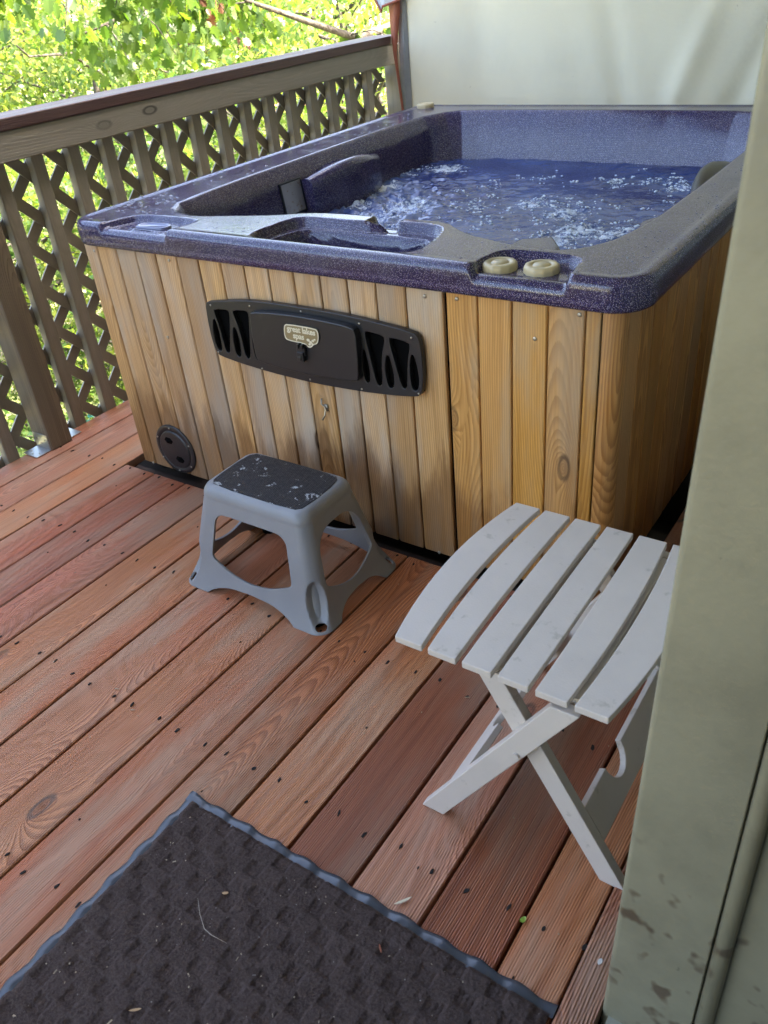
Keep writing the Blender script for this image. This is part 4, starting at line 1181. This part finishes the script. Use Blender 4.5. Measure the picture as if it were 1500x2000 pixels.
# low growth close under the deck: countable shrubs
for i, (x, y, h, r) in enumerate(((-4.2, .2, 1.5, .9), (-4.6, 1.8, 1.3, .9), (-5.0, 3.6, 1.6, 1.0), (-4.4, 5.3, 1.7, 1.0), (-6.4, .9, 1.7, 1.0), (-6.6, 4.8, 1.8, 1.1))):
    tree('shrub', ['low yellow green shrub beside the deck, seen below the near railing post', 'low green shrub beside the deck behind the lattice left of the tub corner', 'yellow green shrub behind the middle of the lattice', 'green shrub behind the far end of the lattice near the canvas', 'yellow green shrub further down the slope, left of the tub', 'green shrub further down the slope behind the middle of the railing'][i], x, y, -3.35, h, r, M['leaf_g'] if i % 2 else M['leaf_y'], 300 + i, .05, 6000, .02, 'shrubs below the deck', .05, 'shrub')

# ================================================================== SMALL THINGS ON THE DECK AND MAT
def chip(name, label, cat, x, y, z, l, w, rot, mat, h=.0015, curl=.3, group=None):
    bm = bmesh.new(); n = 7; pts = []
    for i in range(n):
        t = i/(n-1); s = math.sin(math.pi*t)**.6
        pts.append((l*(t-.5), w*.5*s, h + curl*l*.2*(2*t-1)**2))
    for i in range(n-2, 0, -1): pts.append((pts[i][0], -pts[i][1], pts[i][2]))
    top = [bm.verts.new(p) for p in pts]; f = bm.faces.new(top)
    r_ = bmesh.ops.extrude_face_region(bm, geom=[f])
    for v in [g_ for g_ in r_['geom'] if isinstance(g_, bmesh.types.BMVert)]: v.co.z -= min(h, .0012)
    bmesh.ops.recalc_face_normals(bm, faces=bm.faces[:])
    me = bpy.data.meshes.new(name); bm.to_mesh(me); bm.free(); me.materials.append(mat)
    o = link(name, me); o.location = (x, y, z); o.rotation_euler.z = rot
    return tag(o, label, cat, group)
Mtan = plain('dry_leaf_tan', (.45,.28,.14), .7); Mcream = plain('splinter_cream', (.72,.62,.44), .7); Mgrn = plain('green_leaf_bit', (.22,.36,.05), .4); Mrd = plain('bark_bit', (.30,.10,.05), .8); Mwh = plain('white_pebble', (.66,.64,.58), .7)
chip('leaf_fragment', 'small bright green leaf bit in the gap near the door frame', 'leaf', .536, -.813, .001, .014, .009, 1.2, Mgrn, .004, 1.0)
chip('wood_splinter', 'pale pointed wood splinter lying at the mat border', 'splinter', .343, -.888, .001, .034, .005, .95, Mcream, .003)
chip('pebble', 'white pebble beside the door frame at the lower right', 'pebble', .672, -.815, .005, .012, .007, 1.5, Mwh, .005, 0)
chip('dry_leaf', 'tan dry leaf bit on the mat above its middle', 'leaf', .066, -1.042, .0115, .012, .005, .6, Mtan, .002)
chip('bark_sliver', 'reddish sliver standing out on the right half of the mat', 'sliver', .360, -.982, .0115, .016, .003, 2.4, Mrd, .003)
chip('dry_leaf', 'long tan leaf sliver at the bottom edge of the mat', 'leaf', .079, -1.266, .0115, .020, .004, .7, Mtan, .003)
m = MB(); m.tube([(.030,-1.075,.013), (.055,-1.095,.016), (.080,-1.110,.013), (.098,-1.112,.014), (.133,-1.108,.012)], [.0003, .0004, .0006, .0006, .0004], 6)
tag(m.build('twig', plain('twig', (.40,.34,.27), .8), None, smooth=True), 'thin bent twig lying on the doormat', 'twig')
sp = MB(); random.seed(9)
for _ in range(210):
    on = random.random() < .7
    x, y = (random.uniform(-.12, .61), random.uniform(-1.4, -.94)) if on else (random.uniform(-1.2, .64), random.uniform(-1.25, -.05))
    z = .011 if on else .0012
    l, w, a = random.uniform(.0008, .0018) if random.random() < .85 else random.uniform(.002, .006), random.uniform(.0004, .0012), random.uniform(0, 3.1)
    c, s = math.cos(a), math.sin(a)
    P = [(x + c*i*l - s*j*w, y + s*i*l + c*j*w, z + k*.0012) for k in (0, 1) for i, j in ((-1,-1),(1,-1),(1,1),(-1,1))]
    sp.add(P, [(0,3,2,1),(4,5,6,7),(0,1,5,4),(1,2,6,5),(2,3,7,6),(3,0,4,7)])
tag(sp.build('debris', plain('debris_mixed', (.46,.36,.24), .8, var=.6), None), 'scattered specks of grit and plant bits on mat and deck', 'debris', kind='stuff')
# things glimpsed through the lattice
t = thing('shed', 'terracotta coloured shed glimpsed through the lattice at the far end', 'shed', (-9.5, 12.5, -3.6), R(40))
m = MB(); m.box((-1.4, -1.2, 0), (1.4, 1.2, 2.4)); m.build('wall', plain('terracotta_wall', (.34,.14,.10), .8, var=.2), t)
m = MB(); m.add([(-1.6,-1.4,2.4),(1.6,-1.4,2.4),(1.6,1.4,2.4),(-1.6,1.4,2.4),(-1.6,0,3.1),(1.6,0,3.1)], [(0,1,5,4),(2,3,4,5),(0,4,3),(1,2,5),(0,3,2,1)]); m.build('roof', plain('shed_roof', (.30,.13,.10), .8), t)
t = thing('wheelie_bin', 'turquoise plastic bin on the ground glimpsed through the lattice', 'bin', (-6.1, 3.1, -3.45), .4)
m = MB(); P = [(-.25,-.3,0),(.25,-.3,0),(.25,.3,0),(-.25,.3,0),(-.32,-.38,1.0),(.32,-.38,1.0),(.32,.38,1.0),(-.32,.38,1.0)]
m.add(P, [(0,3,2,1),(4,5,6,7),(0,1,5,4),(1,2,6,5),(2,3,7,6),(3,0,4,7)]); Mt = plain('turquoise_plastic', (.06,.40,.42), .4); m.build('body', Mt, t, .02)
m = MB(); m.box((-.34,-.42,1.0),(.34,.40,1.07)); m.build('lid', Mt, t, .02)
